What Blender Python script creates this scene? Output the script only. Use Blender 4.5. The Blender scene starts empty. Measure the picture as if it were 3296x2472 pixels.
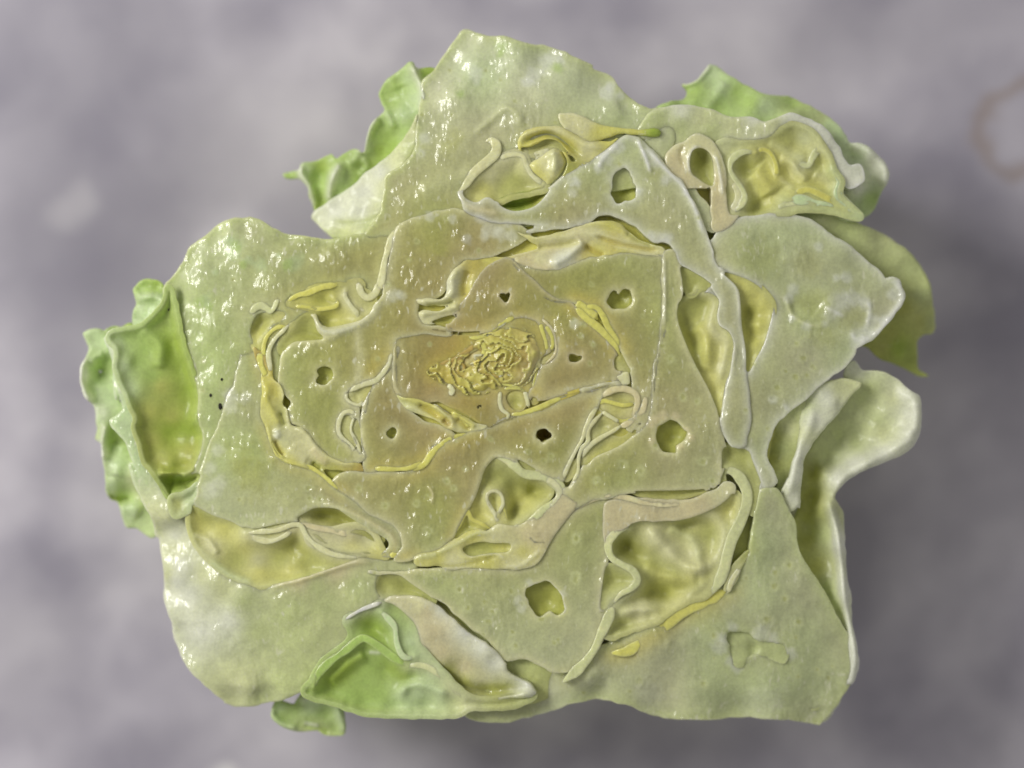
import bpy, math
import numpy as np
from mathutils import Vector

# ------------------------------------------------------------------ scene, camera, light
sc = bpy.context.scene
U = 3.3e-5            # metres per traced pixel on the cut plane
ZCUT = 0.030          # height of the knife cut above the marble
HCAM = 0.22           # camera height above the cut
CX, CY = 1648.0, 1236.0
cam_d = bpy.data.cameras.new('camera')
cam = bpy.data.objects.new('camera', cam_d)
sc.collection.objects.link(cam)
cam.location = (0, 0, ZCUT + HCAM)
cam.rotation_euler = (0, 0, 0)
cam_d.sensor_width = 36.0
cam_d.lens = 36.0 * HCAM / (3296 * U)
cam_d.clip_start = 0.005
cam_d.clip_end = 20
cam_d.dof.use_dof = True
cam_d.dof.focus_distance = HCAM - 0.0018
cam_d.dof.aperture_fstop = 6.0
sc.camera = cam

world = bpy.data.worlds.new('World')
sc.world = world
world.use_nodes = True
wb = world.node_tree.nodes['Background']
wb.inputs[0].default_value = (1.0, 0.98, 0.95, 1)
wb.inputs[1].default_value = 0.36

lamp_d = bpy.data.lights.new('window_light', 'AREA')
lamp_d.shape = 'RECTANGLE'
lamp_d.size = 0.13
lamp_d.size_y = 0.16
lamp_d.energy = 1.2
lamp_d.color = (1.0, 0.98, 0.94)
lamp = bpy.data.objects.new('window_light', lamp_d)
sc.collection.objects.link(lamp)
lamp.location = (-0.26, 0.12, 0.27)
lamp.rotation_euler = (Vector((0, 0, 0)) - Vector(lamp.location)).to_track_quat('-Z', 'Y').to_euler()

sc.view_settings.view_transform = 'Standard'
sc.view_settings.look = 'None'
sc.view_settings.exposure = -0.30
sc.view_settings.gamma = 1.0
sc.cycles.use_denoising = True
sc.cycles.max_bounces = 8
sc.cycles.use_fast_gi = False

# ------------------------------------------------------------------ tracing views (zoomed crops -> traced pixels)
VW = {'A': (200, 600, 2.212), 'B': (200, 1350, 2.212), 'C': (900, 50, 2.212), 'D': (1700, 150, 2.212),
      'E': (1000, 700, 2.212), 'F': (1000, 1400, 2.212), 'G': (1900, 750, 2.0109), 'H': (1800, 1500, 2.0109),
      'I': (700, 1750, 2.0109), 'J': (2100, 150, 2.212), 'K': (2300, 900, 2.2209), 'L': (200, 850, 3.6867),
      'M': (200, 1250, 3.6867), 'N': (750, 900, 3.6867), 'O': (1250, 950, 3.6867), 'P': (750, 1300, 3.6867),
      'Q': (1700, 1150, 3.6867), 'R': (1250, 700, 2.4578), 'Z': (0, 0, 0.67112)}


def T(s):
    """'A 10,20 30,40 B 5,6' -> traced pixel coordinates (optional third number = height)."""
    v, out = None, []
    for tok in s.split():
        if tok in VW:
            v = VW[tok]
            continue
        q = [float(t) for t in tok.split(',')]
        out.append([v[0] + q[0] / v[2], v[1] + q[1] / v[2]] + q[2:])
    k = max(len(q) for q in out)
    return np.array([q + [np.nan] * (k - len(q)) for q in out], dtype=np.float64)


def crom(p, closed, step):
    """Catmull-Rom through the points (any width), about `step` px apart."""
    n = len(p)
    out = []
    rng = range(n) if closed else range(n - 1)
    for i in rng:
        if closed:
            a, b, c, d = p[(i - 1) % n], p[i], p[(i + 1) % n], p[(i + 2) % n]
        else:
            a, b, c, d = p[max(i - 1, 0)], p[i], p[i + 1], p[min(i + 2, n - 1)]
        L = math.hypot(*(c[:2] - b[:2]))
        k = max(1, int(round(L / step)))
        t = (np.arange(k) / k)[:, None]
        out.append(0.5 * ((2 * b) + (c - a) * t + (2 * a - 5 * b + 4 * c - d) * t ** 2 + (3 * b - a - 3 * c + d) * t ** 3))
    if not closed:
        out.append(p[-1][None])
    return np.vstack(out)


def near(P, A, B):
    """distance, nearest point, segment index and parameter from points P to segments AB."""
    n = len(P)
    D = np.empty(n); Q = np.empty((n, 2)); S = np.empty(n, int); TT = np.empty(n)
    AB = B - A
    L2 = np.maximum((AB ** 2).sum(1), 1e-9)
    ch = max(1, int(3e6 / len(A)))
    for s in range(0, n, ch):
        p = P[s:s + ch]
        dx = p[:, 0:1] - A[None, :, 0]; dy = p[:, 1:2] - A[None, :, 1]
        t = np.clip((dx * AB[:, 0] + dy * AB[:, 1]) / L2, 0, 1)
        ex = dx - t * AB[:, 0]; ey = dy - t * AB[:, 1]
        d2 = ex * ex + ey * ey
        k = d2.argmin(1); r = np.arange(len(p))
        D[s:s + ch] = np.sqrt(d2[r, k]); S[s:s + ch] = k; TT[s:s + ch] = t[r, k]
        Q[s:s + ch, 0] = p[:, 0] - ex[r, k]; Q[s:s + ch, 1] = p[:, 1] - ey[r, k]
    return D, Q, S, TT


def inside(P, L):
    x, y = P[:, 0], P[:, 1]
    c = np.zeros(len(P), bool)
    x0, y0 = L[-1]
    for x1, y1 in L:
        if y0 != y1:
            m = ((y1 > y) != (y0 > y)) & (x < (x0 - x1) * (y - y1) / (y0 - y1) + x1)
            c ^= m
        x0, y0 = x1, y1
    return c


def loop_sdf(P, L):
    D, Q, _, _ = near(P, L, np.roll(L, -1, 0))
    return np.where(inside(P, L), D, -D), Q


def W(x, y, z):
    """traced pixel + height (traced px) -> metres in the place."""
    zm = z * U
    f = (HCAM - zm) / HCAM
    return np.stack([(x - CX) * U * f, -(y - CY) * U * f, zm + ZCUT], -1)


_h = np.random.RandomState(7).rand(256, 256)


def vnoise(x, y, s):
    x = x / s + 31.7; y = y / s + 11.3
    i = np.floor(x).astype(int); j = np.floor(y).astype(int)
    f = x - i; g = y - j
    f = f * f * (3 - 2 * f); g = g * g * (3 - 2 * g)
    a = _h[i % 256, j % 256]; b = _h[(i + 1) % 256, j % 256]; c = _h[i % 256, (j + 1) % 256]; d = _h[(i + 1) % 256, (j + 1) % 256]
    return (a * (1 - f) + b * f) * (1 - g) + (c * (1 - f) + d * f) * g - 0.5


# ------------------------------------------------------------------ colour of the tissue, with wet gloss painted in
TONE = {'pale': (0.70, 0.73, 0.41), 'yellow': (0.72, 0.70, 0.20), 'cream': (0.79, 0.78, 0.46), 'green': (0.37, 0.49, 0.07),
        'leafgreen': (0.46, 0.61, 0.18), 'frill': (0.62, 0.74, 0.43), 'white': (0.83, 0.85, 0.70), 'olive': (0.48, 0.50, 0.13),
        'outer': (0.60, 0.66, 0.32), 'brown': (0.52, 0.40, 0.12), 'gold': (0.66, 0.58, 0.14), 'pink': (0.74, 0.68, 0.41), 'white_gloss': (0.86, 0.88, 0.83),  # last tone here
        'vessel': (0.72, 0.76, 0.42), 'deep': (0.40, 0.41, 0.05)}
TONE = {k: np.array(v) for k, v in TONE.items()}
SPOTS = []            # vascular bundles, bruised patches and painted gloss: x, y, r, tone, strength


def spots(s, r, tone, k):
    for q in T(s):
        rr = q[2] if len(q) > 2 and q[2] == q[2] else r
        SPOTS.append((q[0], q[1], rr, TONE[tone], k))


def flesh_colour(x, y):
    d = np.hypot((x - 1520) / 1.15, y - 1180)
    z0 = np.array((0.52, 0.40, 0.10)); a = np.array((0.46, 0.395, 0.145)); b = np.array((0.51, 0.51, 0.20)); c = np.array((0.69, 0.745, 0.48))
    sh = np.clip(0.5 + (x - 1650) / 1500 + (y - 1236) / 1900, 0, 1)[:, None]  # olive to the lower right; paler upper left also paints the lit side
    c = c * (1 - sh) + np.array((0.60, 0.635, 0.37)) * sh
    t0 = np.clip((d - 40) / 130, 0, 1)[:, None]
    t1 = np.clip((d - 120) / 440, 0, 1)[:, None]; t2 = np.clip((d - 480) / 480, 0, 1)[:, None]
    a = z0 * (1 - t0) + a * t0
    col = a * (1 - t1) + b * t1
    col = col * (1 - t2) + c * t2
    g = np.exp(-(np.hypot((x - 640) / 330, (y - 1150) / 420)) ** 2)[:, None] * 0.5     # the left side is greener
    col = col * (1 - g) + np.array((0.50, 0.63, 0.22)) * g
    n = vnoise(x, y, 90) + 0.6 * vnoise(x + 500, y, 40)
    m = vnoise(x, y + 900, 150)
    col = col * (1 + 0.11 * n[:, None]) + np.array((-0.02, 0.02, -0.03)) * (1.6 * m[:, None])
    return np.clip(col, 0.02, 0.9)


# ------------------------------------------------------------------ mesh maker
MATS = {}
COUNT = {'tri': 0}


def emit(name, x, y, z, zb, kept, col, mat, parent, ny, nx):
    """grid patch (only kept cells) closed with walls and an underside."""
    idx = np.full(ny * nx, -1)
    J, I = np.nonzero(kept)
    if len(J) == 0:
        print('EMPTY', name); return None
    v00 = J * nx + I; v10 = v00 + 1; v11 = v00 + nx + 1; v01 = v00 + nx
    used = np.unique(np.concatenate([v00, v10, v11, v01]))
    idx[used] = np.arange(len(used)); n = len(used)
    top = W(x[used], y[used], z[used])
    bot = top.copy(); bot[:, 2] = zb[used] * U + ZCUT
    V = np.vstack([top, bot])
    ftop = np.stack([idx[v00], idx[v01], idx[v11], idx[v10]], 1)
    fbot = ftop[:, ::-1] + n
    K = np.zeros((ny + 1, nx + 1), bool); K[1:ny, 1:nx] = kept
    walls = []
    a, b = K[:-1, 1:nx], K[1:, 1:nx]          # horizontal edges
    for (m, flip) in ((b & ~a, False), (a & ~b, True)):
        j, i = np.nonzero(m)
        p, q = idx[j * nx + i], idx[j * nx + i + 1]
        if flip: p, q = q, p
        walls.append(np.stack([p, q, q + n, p + n], 1))
    a, b = K[1:ny, :-1], K[1:ny, 1:]           # vertical edges
    for (m, flip) in ((b & ~a, True), (a & ~b, False)):
        j, i = np.nonzero(m)
        p, q = idx[j * nx + i], idx[(j + 1) * nx + i]
        if flip: p, q = q, p
        walls.append(np.stack([p, q, q + n, p + n], 1))
    wl = np.vstack(walls)
    wu, wi = np.unique(wl.ravel(), return_inverse=True)
    wl = (wi.reshape(wl.shape) + len(V))
    V = np.vstack([V, V[wu]])
    F = np.vstack([ftop, fbot, wl]).astype(np.int32)
    me = bpy.data.meshes.new(name)
    me.vertices.add(len(V)); me.vertices.foreach_set('co', V.astype(np.float32).ravel())
    me.loops.add(F.size); me.loops.foreach_set('vertex_index', F.ravel())
    me.polygons.add(len(F)); me.polygons.foreach_set('loop_start', np.arange(0, F.size, 4, dtype=np.int32))
    me.polygons.foreach_set('use_smooth', np.ones(len(F), bool))
    at = me.color_attributes.new('tint', 'FLOAT_COLOR', 'POINT')
    c4 = np.ones((len(V), 4), np.float32); c4[:n, :3] = col[used]; c4[n:2 * n, :3] = col[used]; c4[2 * n:, :3] = col[used][wu % n]
    at.data.foreach_set('color', c4.ravel())
    me.materials.append(MATS[mat])
    me.update(); me.validate()
    COUNT['tri'] += 2 * len(F)
    o = bpy.data.objects.new(name, me)
    sc.collection.objects.link(o)
    o.parent = parent
    return o


def idw(x, y, C):
    w = 1.0 / ((x[:, None] - C[None, :, 0]) ** 2 + (y[:, None] - C[None, :, 1]) ** 2 + 200.0) ** 1.25
    return (w * C[None, :, 2]).sum(1) / w.sum(1)


BLADES = []
POCK = []     # gaps between the leaves: (loop, bbox)


def pocket(s):
    L = crom(T(s)[:, :2], True, 8)
    POCK.append((L, L.min(0), L.max(0)))
    return L


def patch(name, parent, s, z=0.0, tone=None, ctrl=None, ridges=(), bevel=10.0, depth=260.0, thick=None, holes=(), cut=True, extra=(),
          rim=None, rimw=16.0, rough=1.0, h=5.0, mat='flesh', grow=0.0, mottled=1.0, loop=None, fillet=False, jit=5.0, crinkle=0.0):
    """a piece of leaf: outline traced, height from control points, creases, rounded rim, real thickness."""
    if cut and mat == 'flesh':
        z = z * 0.4
        grow = grow or 5.0
    L = crom(T(s)[:, :2], True, 9) if loop is None else loop
    L = L + jit * np.stack([vnoise(L[:, 0], L[:, 1], 22), vnoise(L[:, 0] + 700, L[:, 1], 22)], 1)
    if cut and mat == 'flesh':
        L = L + 11 * np.stack([vnoise(L[:, 0] + 90, L[:, 1], 65), vnoise(L[:, 0] + 400, L[:, 1], 65)], 1)
    lo = L.min(0) - 3 * h - grow; hi = L.max(0) + 3 * h + grow
    nx = int((hi[0] - lo[0]) / h) + 2; ny = int((hi[1] - lo[1]) / h) + 2
    gx, gy = np.meshgrid(lo[0] + np.arange(nx) * h, lo[1] + np.arange(ny) * h)
    x, y = gx.ravel().copy(), gy.ravel().copy()
    P = np.stack([x, y], 1)
    d, Q = loop_sdf(P, L)
    e = d + grow
    TQ = Q + (P - Q) / np.maximum(abs(d), 1e-6)[:, None] * np.where(d > 0, -grow, grow)[:, None]
    hl = [crom(T(q)[:, :2], True, 6) for q in holes]
    hl = [q + 9 * np.stack([vnoise(q[:, 0], q[:, 1], 16), vnoise(q[:, 0] + 700, q[:, 1], 16)], 1) for q in hl]
    if cut:
        hl += list(extra) + [p for p, a, b in POCK if a[0] < hi[0] and b[0] > lo[0] and a[1] < hi[1] and b[1] > lo[1]]
    for q in hl:
        m = (x > q[:, 0].min() - 60) & (x < q[:, 0].max() + 60) & (y > q[:, 1].min() - 60) & (y < q[:, 1].max() + 60)
        if not m.any(): continue
        dh, Qh = loop_sdf(P[m], q)
        dh = -dh
        k = dh < e[m]
        ii = np.nonzero(m)[0][k]
        e[ii] = dh[k]; Q[ii] = Qh[k]; TQ[ii] = Qh[k]
    ins = (e > 0).reshape(ny, nx)
    kept = ins[:-1, :-1] | ins[1:, :-1] | ins[:-1, 1:] | ins[1:, 1:]
    snap = (e <= 0) & (e > -3 * h)
    if grow == 0.0:
        x[snap] = Q[snap, 0]; y[snap] = Q[snap, 1]
    else:
        x[snap] = TQ[snap, 0]; y[snap] = TQ[snap, 1]
    e = np.maximum(e, 0)
    C = None if ctrl is None else T(ctrl)
    zz = np.full(len(x), float(z)) if C is None else z + idw(x, y, C)
    if tone is None:
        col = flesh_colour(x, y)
    elif isinstance(tone, str):
        col = np.repeat(TONE[tone][None], len(x), 0)
    else:                                       # tone control: list of (points, tone)
        pts = [(q[0], q[1], TONE[t]) for t, ss in tone for q in T(ss)]
        w = np.stack([1.0 / ((x - a) ** 2 + (y - b) ** 2 + 300.0) ** 1.2 for a, b, _ in pts], 1)
        col = (w[:, :, None] * np.stack([c for _, _, c in pts])[None]).sum(1) / w.sum(1)[:, None]
    if tone is not None and mottled:
        col = col * (1 + mottled * (0.12 * vnoise(x, y, 70) + 0.10 * vnoise(x, y + 300, 28)))[:, None]
    for rd in ridges:
        ss, amp, wd = rd[0], rd[1], rd[2]
        A = crom(T(ss)[:, :2], False, 12)
        m = (x > A[:, 0].min() - 4 * wd) & (x < A[:, 0].max() + 4 * wd) & (y > A[:, 1].min() - 4 * wd) & (y < A[:, 1].max() + 4 * wd)
        if not m.any(): continue
        dd, _, sg, tt = near(np.stack([x[m], y[m]], 1), A[:-1], A[1:])
        u = (sg + tt) / (len(A) - 1)
        g = np.exp(-(dd / wd) ** 2) * np.clip(np.minimum(u, 1 - u) * 6 + 0.25, 0, 1)
        zz[m] += amp * g
        if len(rd) > 3:
            kk = (rd[4] if len(rd) > 4 else 0.7) * g[:, None]
            col[m] = col[m] * (1 - kk) + TONE[rd[3]] * kk
    if tone is None:
        for A, w, z_, tn in BLADES:
            lo2, hi2 = A.min(0), A.max(0)
            m = (x > lo2[0] - 70) & (x < hi2[0] + 70) & (y > lo2[1] - 70) & (y < hi2[1] + 70)
            if not m.any(): continue
            dd, _, _, _ = near(np.stack([x[m], y[m]], 1), A[:-1, :2], A[1:, :2])
            kk = (np.exp(-(dd / (w + 22)) ** 2) * (0.6 if tn in ('yellow', 'brown') else 0.35))[:, None]
            col[m] = col[m] * (1 - kk) + TONE['gold' if tn in ('yellow', 'brown') else 'cream'] * kk
    if mat == 'fold' and fillet:
        if 'green' not in str(tone): col = col * 0.85 + TONE['pale'] * 0.15
        for A, w, z_, tn in BLADES:
            lo2, hi2 = A.min(0), A.max(0)
            m = (x > lo2[0] - 60) & (x < hi2[0] + 60) & (y > lo2[1] - 60) & (y < hi2[1] + 60)
            if not m.any(): continue
            dd, _, sg, tt = near(np.stack([x[m], y[m]], 1), A[:-1, :2], A[1:, :2])
            zb_ = z_ + A[sg, 2] * (1 - tt) + A[sg + 1, 2] * tt - 3
            g = np.exp(-(dd / (w + 17)) ** 1.5)
            zz[m] = np.where(zz[m] < zb_, zz[m] * (1 - g) + zb_ * g, zz[m])
            kk = (0.55 * g)[:, None]
            col[m] = col[m] * (1 - kk) + TONE[tn] * kk
        g = np.exp(-(np.maximum(d, 0) / 15.0) ** 1.3) * 0.8
        zz = zz * (1 - g) + (-6.0) * g
        kk = (g * 0.4)[:, None]
        col = col * (1 - kk) + flesh_colour(x, y) * kk
    if crinkle:
        dx, dy = (x - 1606) / 1.35, (y - 1170) / 0.85
        ph = np.hypot(dx, dy) / 27.0 + 2.6 * vnoise(x, y, 46) + 0.9 * vnoise(x + 333, y, 19) + 0.48 * np.arctan2(dy, dx)
        q = ph - np.floor(ph)
        zz += crinkle * (1.2 - 1.6 * q ** 0.7) * (0.6 + 1.2 * (vnoise(x, y + 77, 50) + .5)) + 2.5 * vnoise(x, y, 8)
        zz -= 9 * (1 - np.clip(e / 28, 0, 1))
        kk = (np.exp(-(q / 0.26) ** 2) * 0.75)[:, None]
        col = col * (1 - kk) + TONE['yellow'] * kk
        kk = (np.clip((q - 0.6) / 0.4, 0, 1) * 0.35)[:, None]
        col = col * (1 - kk) + TONE['brown'] * kk
    if rim:
        k = (np.exp(-(e / (2.4 * rimw + 3)) ** 1.5) * 0.7)[:, None]
        col = col * (1 - k) + TONE[rim] * k
    if tone is None:
        for (sx, sy, sr, stc, k) in SPOTS:
            m = (abs(x - sx) < 2 * sr) & (abs(y - sy) < 2 * sr)
            if m.any():
                q = np.hypot(x[m] - sx, y[m] - sy) / sr
                q = q * (1 + 0.5 * vnoise(x[m], y[m], 12) + 0.5 * vnoise(x[m], y[m], 25))
                g = (np.exp(-q ** 4) * k)[:, None]
                col[m] = col[m] * (1 - g) + stc * g
                if stc is TONE['vessel']:
                    g2 = (np.exp(-(q / 0.5) ** 4) * 0.45)[:, None]
                    col[m] = col[m] * (1 - g2) + TONE['olive'] * g2
                    zz[m] -= 5.0 * g2[:, 0]
                zz[m] += 2.0 * g[:, 0]
    if cut and mat == 'flesh': bevel = bevel * 0.3
    t = np.clip(e / bevel, 0, 1)
    zz = zz - bevel * 0.8 * (1 - np.sqrt(np.maximum(1 - (1 - t) ** 2, 0)))
    if rough:
        zz = zz + rough * (1.3 * vnoise(x, y, 13) + 2.6 * vnoise(x, y, 45) + 8 * vnoise(x, y, 130)) * np.clip(e / 8, 0, 1)
    zb = np.full(len(x), float(z) - depth) if thick is None else zz - thick
    if thick is None: zb = np.minimum(zb, zz - 4)
    return emit(name, x, y, zz, zb, kept, col, mat, parent, ny, nx)


def blade(parent, s, w, z=0.0, tone='cream', depth=70.0, h=3.0, mat='blade', name='leaf_edge', wave=1.0, taper=True, rough=0.6):
    """the cut edge of a thin leaf: a narrow rounded wall following a traced line (third number = height)."""
    p = T(s)
    z = z * 0.5
    if p.shape[1] == 3: p[np.isnan(p[:, 2]), 2] = 0
    if p.shape[1] == 2: p = np.hstack([p, np.zeros((len(p), 1))])
    A = crom(p, False, 6)
    lo = A[:, :2].min(0) - w - 3 * h; hi = A[:, :2].max(0) + w + 3 * h
    nx = int((hi[0] - lo[0]) / h) + 2; ny = int((hi[1] - lo[1]) / h) + 2
    gx, gy = np.meshgrid(lo[0] + np.arange(nx) * h, lo[1] + np.arange(ny) * h)
    x, y = gx.ravel().copy(), gy.ravel().copy()
    P = np.stack([x, y], 1)
    d, Q, sg, tt = near(P, A[:-1, :2], A[1:, :2])
    u = (sg + tt) / (len(A) - 1)
    ww = 1.08 * w * (1 + 0.6 * wave * vnoise(x * 0 + u * len(A) * 6, y * 0 + lo[0], 40))
    if taper: ww = ww * np.clip(0.30 + np.minimum(u, 1 - u) * 5, 0, 1)
    e = ww - d
    ins = (e > 0).reshape(ny, nx)
    kept = ins[:-1, :-1] | ins[1:, :-1] | ins[:-1, 1:] | ins[1:, 1:]
    out = (e <= 0) & (e > -3 * h)
    dd = np.maximum(d[out], 1e-6)[:, None]
    q = Q[out] + (P[out] - Q[out]) / dd * ww[out][:, None]
    x[out] = q[:, 0]; y[out] = q[:, 1]
    zz = z + A[sg, 2] * (1 - tt) + A[sg + 1, 2] * tt
    if taper: zz = zz - 7 * (1 - np.clip(np.minimum(u, 1 - u) * 7, 0, 1)) ** 1.5
    k = np.clip(d / np.maximum(ww, 1e-3), 0, 1)
    zb = zz - depth
    zz = zz - 1.0 - np.minimum(ww * 0.22, 2.0) * (1 - np.sqrt(np.maximum(1 - k ** 4, 0))) + rough * (2 * vnoise(x, y, 11) + 5 * vnoise(x, y, 40))
    zb = np.minimum(zb, zz - 4)
    col = np.repeat(TONE[tone][None], len(x), 0) * (1 + 0.14 * vnoise(x, y, 35) + 0.08 * vnoise(x, y, 14))[:, None]
    col = np.minimum(col * 1.12, 0.85)
    kk = (k ** 3 * 0.4)[:, None]
    col = col * (1 - kk) + flesh_colour(x, y) * kk
    return emit(name, x, y, zz, zb, kept, col, mat, parent, ny, nx)


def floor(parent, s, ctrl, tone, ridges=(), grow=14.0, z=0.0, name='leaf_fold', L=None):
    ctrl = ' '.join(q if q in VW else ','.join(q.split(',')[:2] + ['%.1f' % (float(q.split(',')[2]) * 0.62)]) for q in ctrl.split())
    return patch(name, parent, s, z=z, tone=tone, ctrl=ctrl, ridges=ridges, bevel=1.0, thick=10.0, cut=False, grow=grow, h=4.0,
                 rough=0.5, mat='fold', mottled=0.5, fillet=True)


# ------------------------------------------------------------------ materials
def mk_tissue(name, rough, sss, bump, coat, streak, grain, glint_flecks, sscale):
    m = bpy.data.materials.new(name); m.use_nodes = True
    nt = m.node_tree; N = nt.nodes; Lk = nt.links
    b = N['Principled BSDF']
    at = N.new('ShaderNodeAttribute'); at.attribute_name = 'tint'
    tc = N.new('ShaderNodeTexCoord')
    mp = N.new('ShaderNodeMapping'); mp.inputs['Scale'].default_value = (1.0, streak, 1.0)
    Lk.new(tc.outputs['Object'], mp.inputs['Vector'])

    def noise(scale, detail, vec, r=0.6):
        n = N.new('ShaderNodeTexNoise'); n.inputs['Scale'].default_value = scale
        n.inputs['Detail'].default_value = detail; n.inputs['Roughness'].default_value = r
        Lk.new(vec, n.inputs['Vector']); return n
    n1 = noise(3600, 2, tc.outputs['Object'])
    n2 = noise(650, 4, tc.outputs['Object'])
    mr = N.new('ShaderNodeMapRange'); mr.inputs[1].default_value = 0.36; mr.inputs[2].default_value = 0.64
    mr.inputs[3].default_value = 1 - grain; mr.inputs[4].default_value = 1 + grain
    Lk.new(n1.outputs['Fac'], mr.inputs[0])
    mr2 = N.new('ShaderNodeMapRange'); mr2.inputs[1].default_value = 0.34; mr2.inputs[2].default_value = 0.66
    mr2.inputs[3].default_value = 1 - grain; mr2.inputs[4].default_value = 1 + grain
    Lk.new(n2.outputs['Fac'], mr2.inputs[0])
    mu = N.new('ShaderNodeMath'); mu.operation = 'MULTIPLY'
    Lk.new(mr.outputs[0], mu.inputs[0]); Lk.new(mr2.outputs[0], mu.inputs[1])
    vm = N.new('ShaderNodeVectorMath'); vm.operation = 'SCALE'
    Lk.new(at.outputs['Color'], vm.inputs[0]); Lk.new(mu.outputs[0], vm.inputs['Scale'])
    n5 = noise(2300, 1.0, mp.outputs['Vector'], 0.5)
    n6 = noise(170, 3, tc.outputs['Object'])
    th = N.new('ShaderNodeMath'); th.operation = 'ADD'; Lk.new(n5.outputs['Fac'], th.inputs[0])
    sc6 = N.new('ShaderNodeMath'); sc6.operation = 'MULTIPLY'; sc6.inputs[1].default_value = 0.5; Lk.new(n6.outputs['Fac'], sc6.inputs[0])
    Lk.new(sc6.outputs[0], th.inputs[1])
    m5 = N.new('ShaderNodeMapRange'); m5.inputs[1].default_value = 0.92; m5.inputs[2].default_value = 1.06
    m5.inputs[3].default_value = 0.0; m5.inputs[4].default_value = glint_flecks; Lk.new(th.outputs[0], m5.inputs[0])
    mxc = N.new('ShaderNodeMix'); mxc.data_type = 'RGBA'; Lk.new(m5.outputs[0], mxc.inputs[0])
    Lk.new(vm.outputs['Vector'], mxc.inputs[6]); mxc.inputs[7].default_value = (0.80, 0.80, 0.62, 1)  # pale dashes paint wet glints and torn cells into the colour
    Lk.new(mxc.outputs[2], b.inputs['Base Color'])
    b.inputs['Roughness'].default_value = rough
    b.inputs['IOR'].default_value = 1.36
    b.inputs['Subsurface Weight'].default_value = sss
    b.inputs['Subsurface Radius'].default_value = (1.0, 1.0, 1.0)
    b.inputs['Subsurface Scale'].default_value = sscale
    b.inputs['Coat Weight'].default_value = coat
    b.inputs['Coat Roughness'].default_value = 0.11
    b.inputs['Coat IOR'].default_value = 1.45
    n3 = noise(1500, 1.5, mp.outputs['Vector'], 0.5)
    # droplets and torn cells: sparse sharp bumps
    n4 = noise(240, 2, tc.outputs['Object'])
    gate = N.new('ShaderNodeMapRange'); gate.inputs[1].default_value = 0.50; gate.inputs[2].default_value = 0.66
    gate.inputs[3].default_value = 0.25; gate.inputs[4].default_value = 1.0
    Lk.new(n4.outputs['Fac'], gate.inputs[0])
    mh = N.new('ShaderNodeMath'); mh.operation = 'MULTIPLY'
    Lk.new(n3.outputs['Fac'], mh.inputs[0]); Lk.new(gate.outputs[0], mh.inputs[1])
    bp = N.new('ShaderNodeBump'); bp.inputs['Strength'].default_value = bump; bp.inputs['Distance'].default_value = 0.0005
    Lk.new(mh.outputs[0], bp.inputs['Height'])
    Lk.new(bp.outputs['Normal'], b.inputs['Normal'])
    bc = N.new('ShaderNodeBump'); bc.inputs['Strength'].default_value = bump; bc.inputs['Distance'].default_value = 0.0014
    Lk.new(mh.outputs[0], bc.inputs['Height'])
    Lk.new(bc.outputs['Normal'], b.inputs['Coat Normal'])
    MATS[{'wet_flesh': 'flesh', 'leaf_edge_tissue': 'blade', 'leaf_inner_skin': 'fold', 'leaf_outer_skin': 'skin'}[name]] = m
    return m


mk_tissue('wet_flesh', 0.36, 1.0, 0.45, 0.9, 0.45, 0.055, 0.6, 0.0009)
mk_tissue('leaf_edge_tissue', 0.40, 1.0, 0.22, 0.5, 0.8, 0.05, 0.1, 0.0003)
mk_tissue('leaf_inner_skin', 0.5, 0.8, 0.12, 0.2, 1.0, 0.05, 0.0, 0.0005)
mk_tissue('leaf_outer_skin', 0.5, 0.8, 0.14, 0.25, 1.0, 0.06, 0.1, 0.0004)


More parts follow.
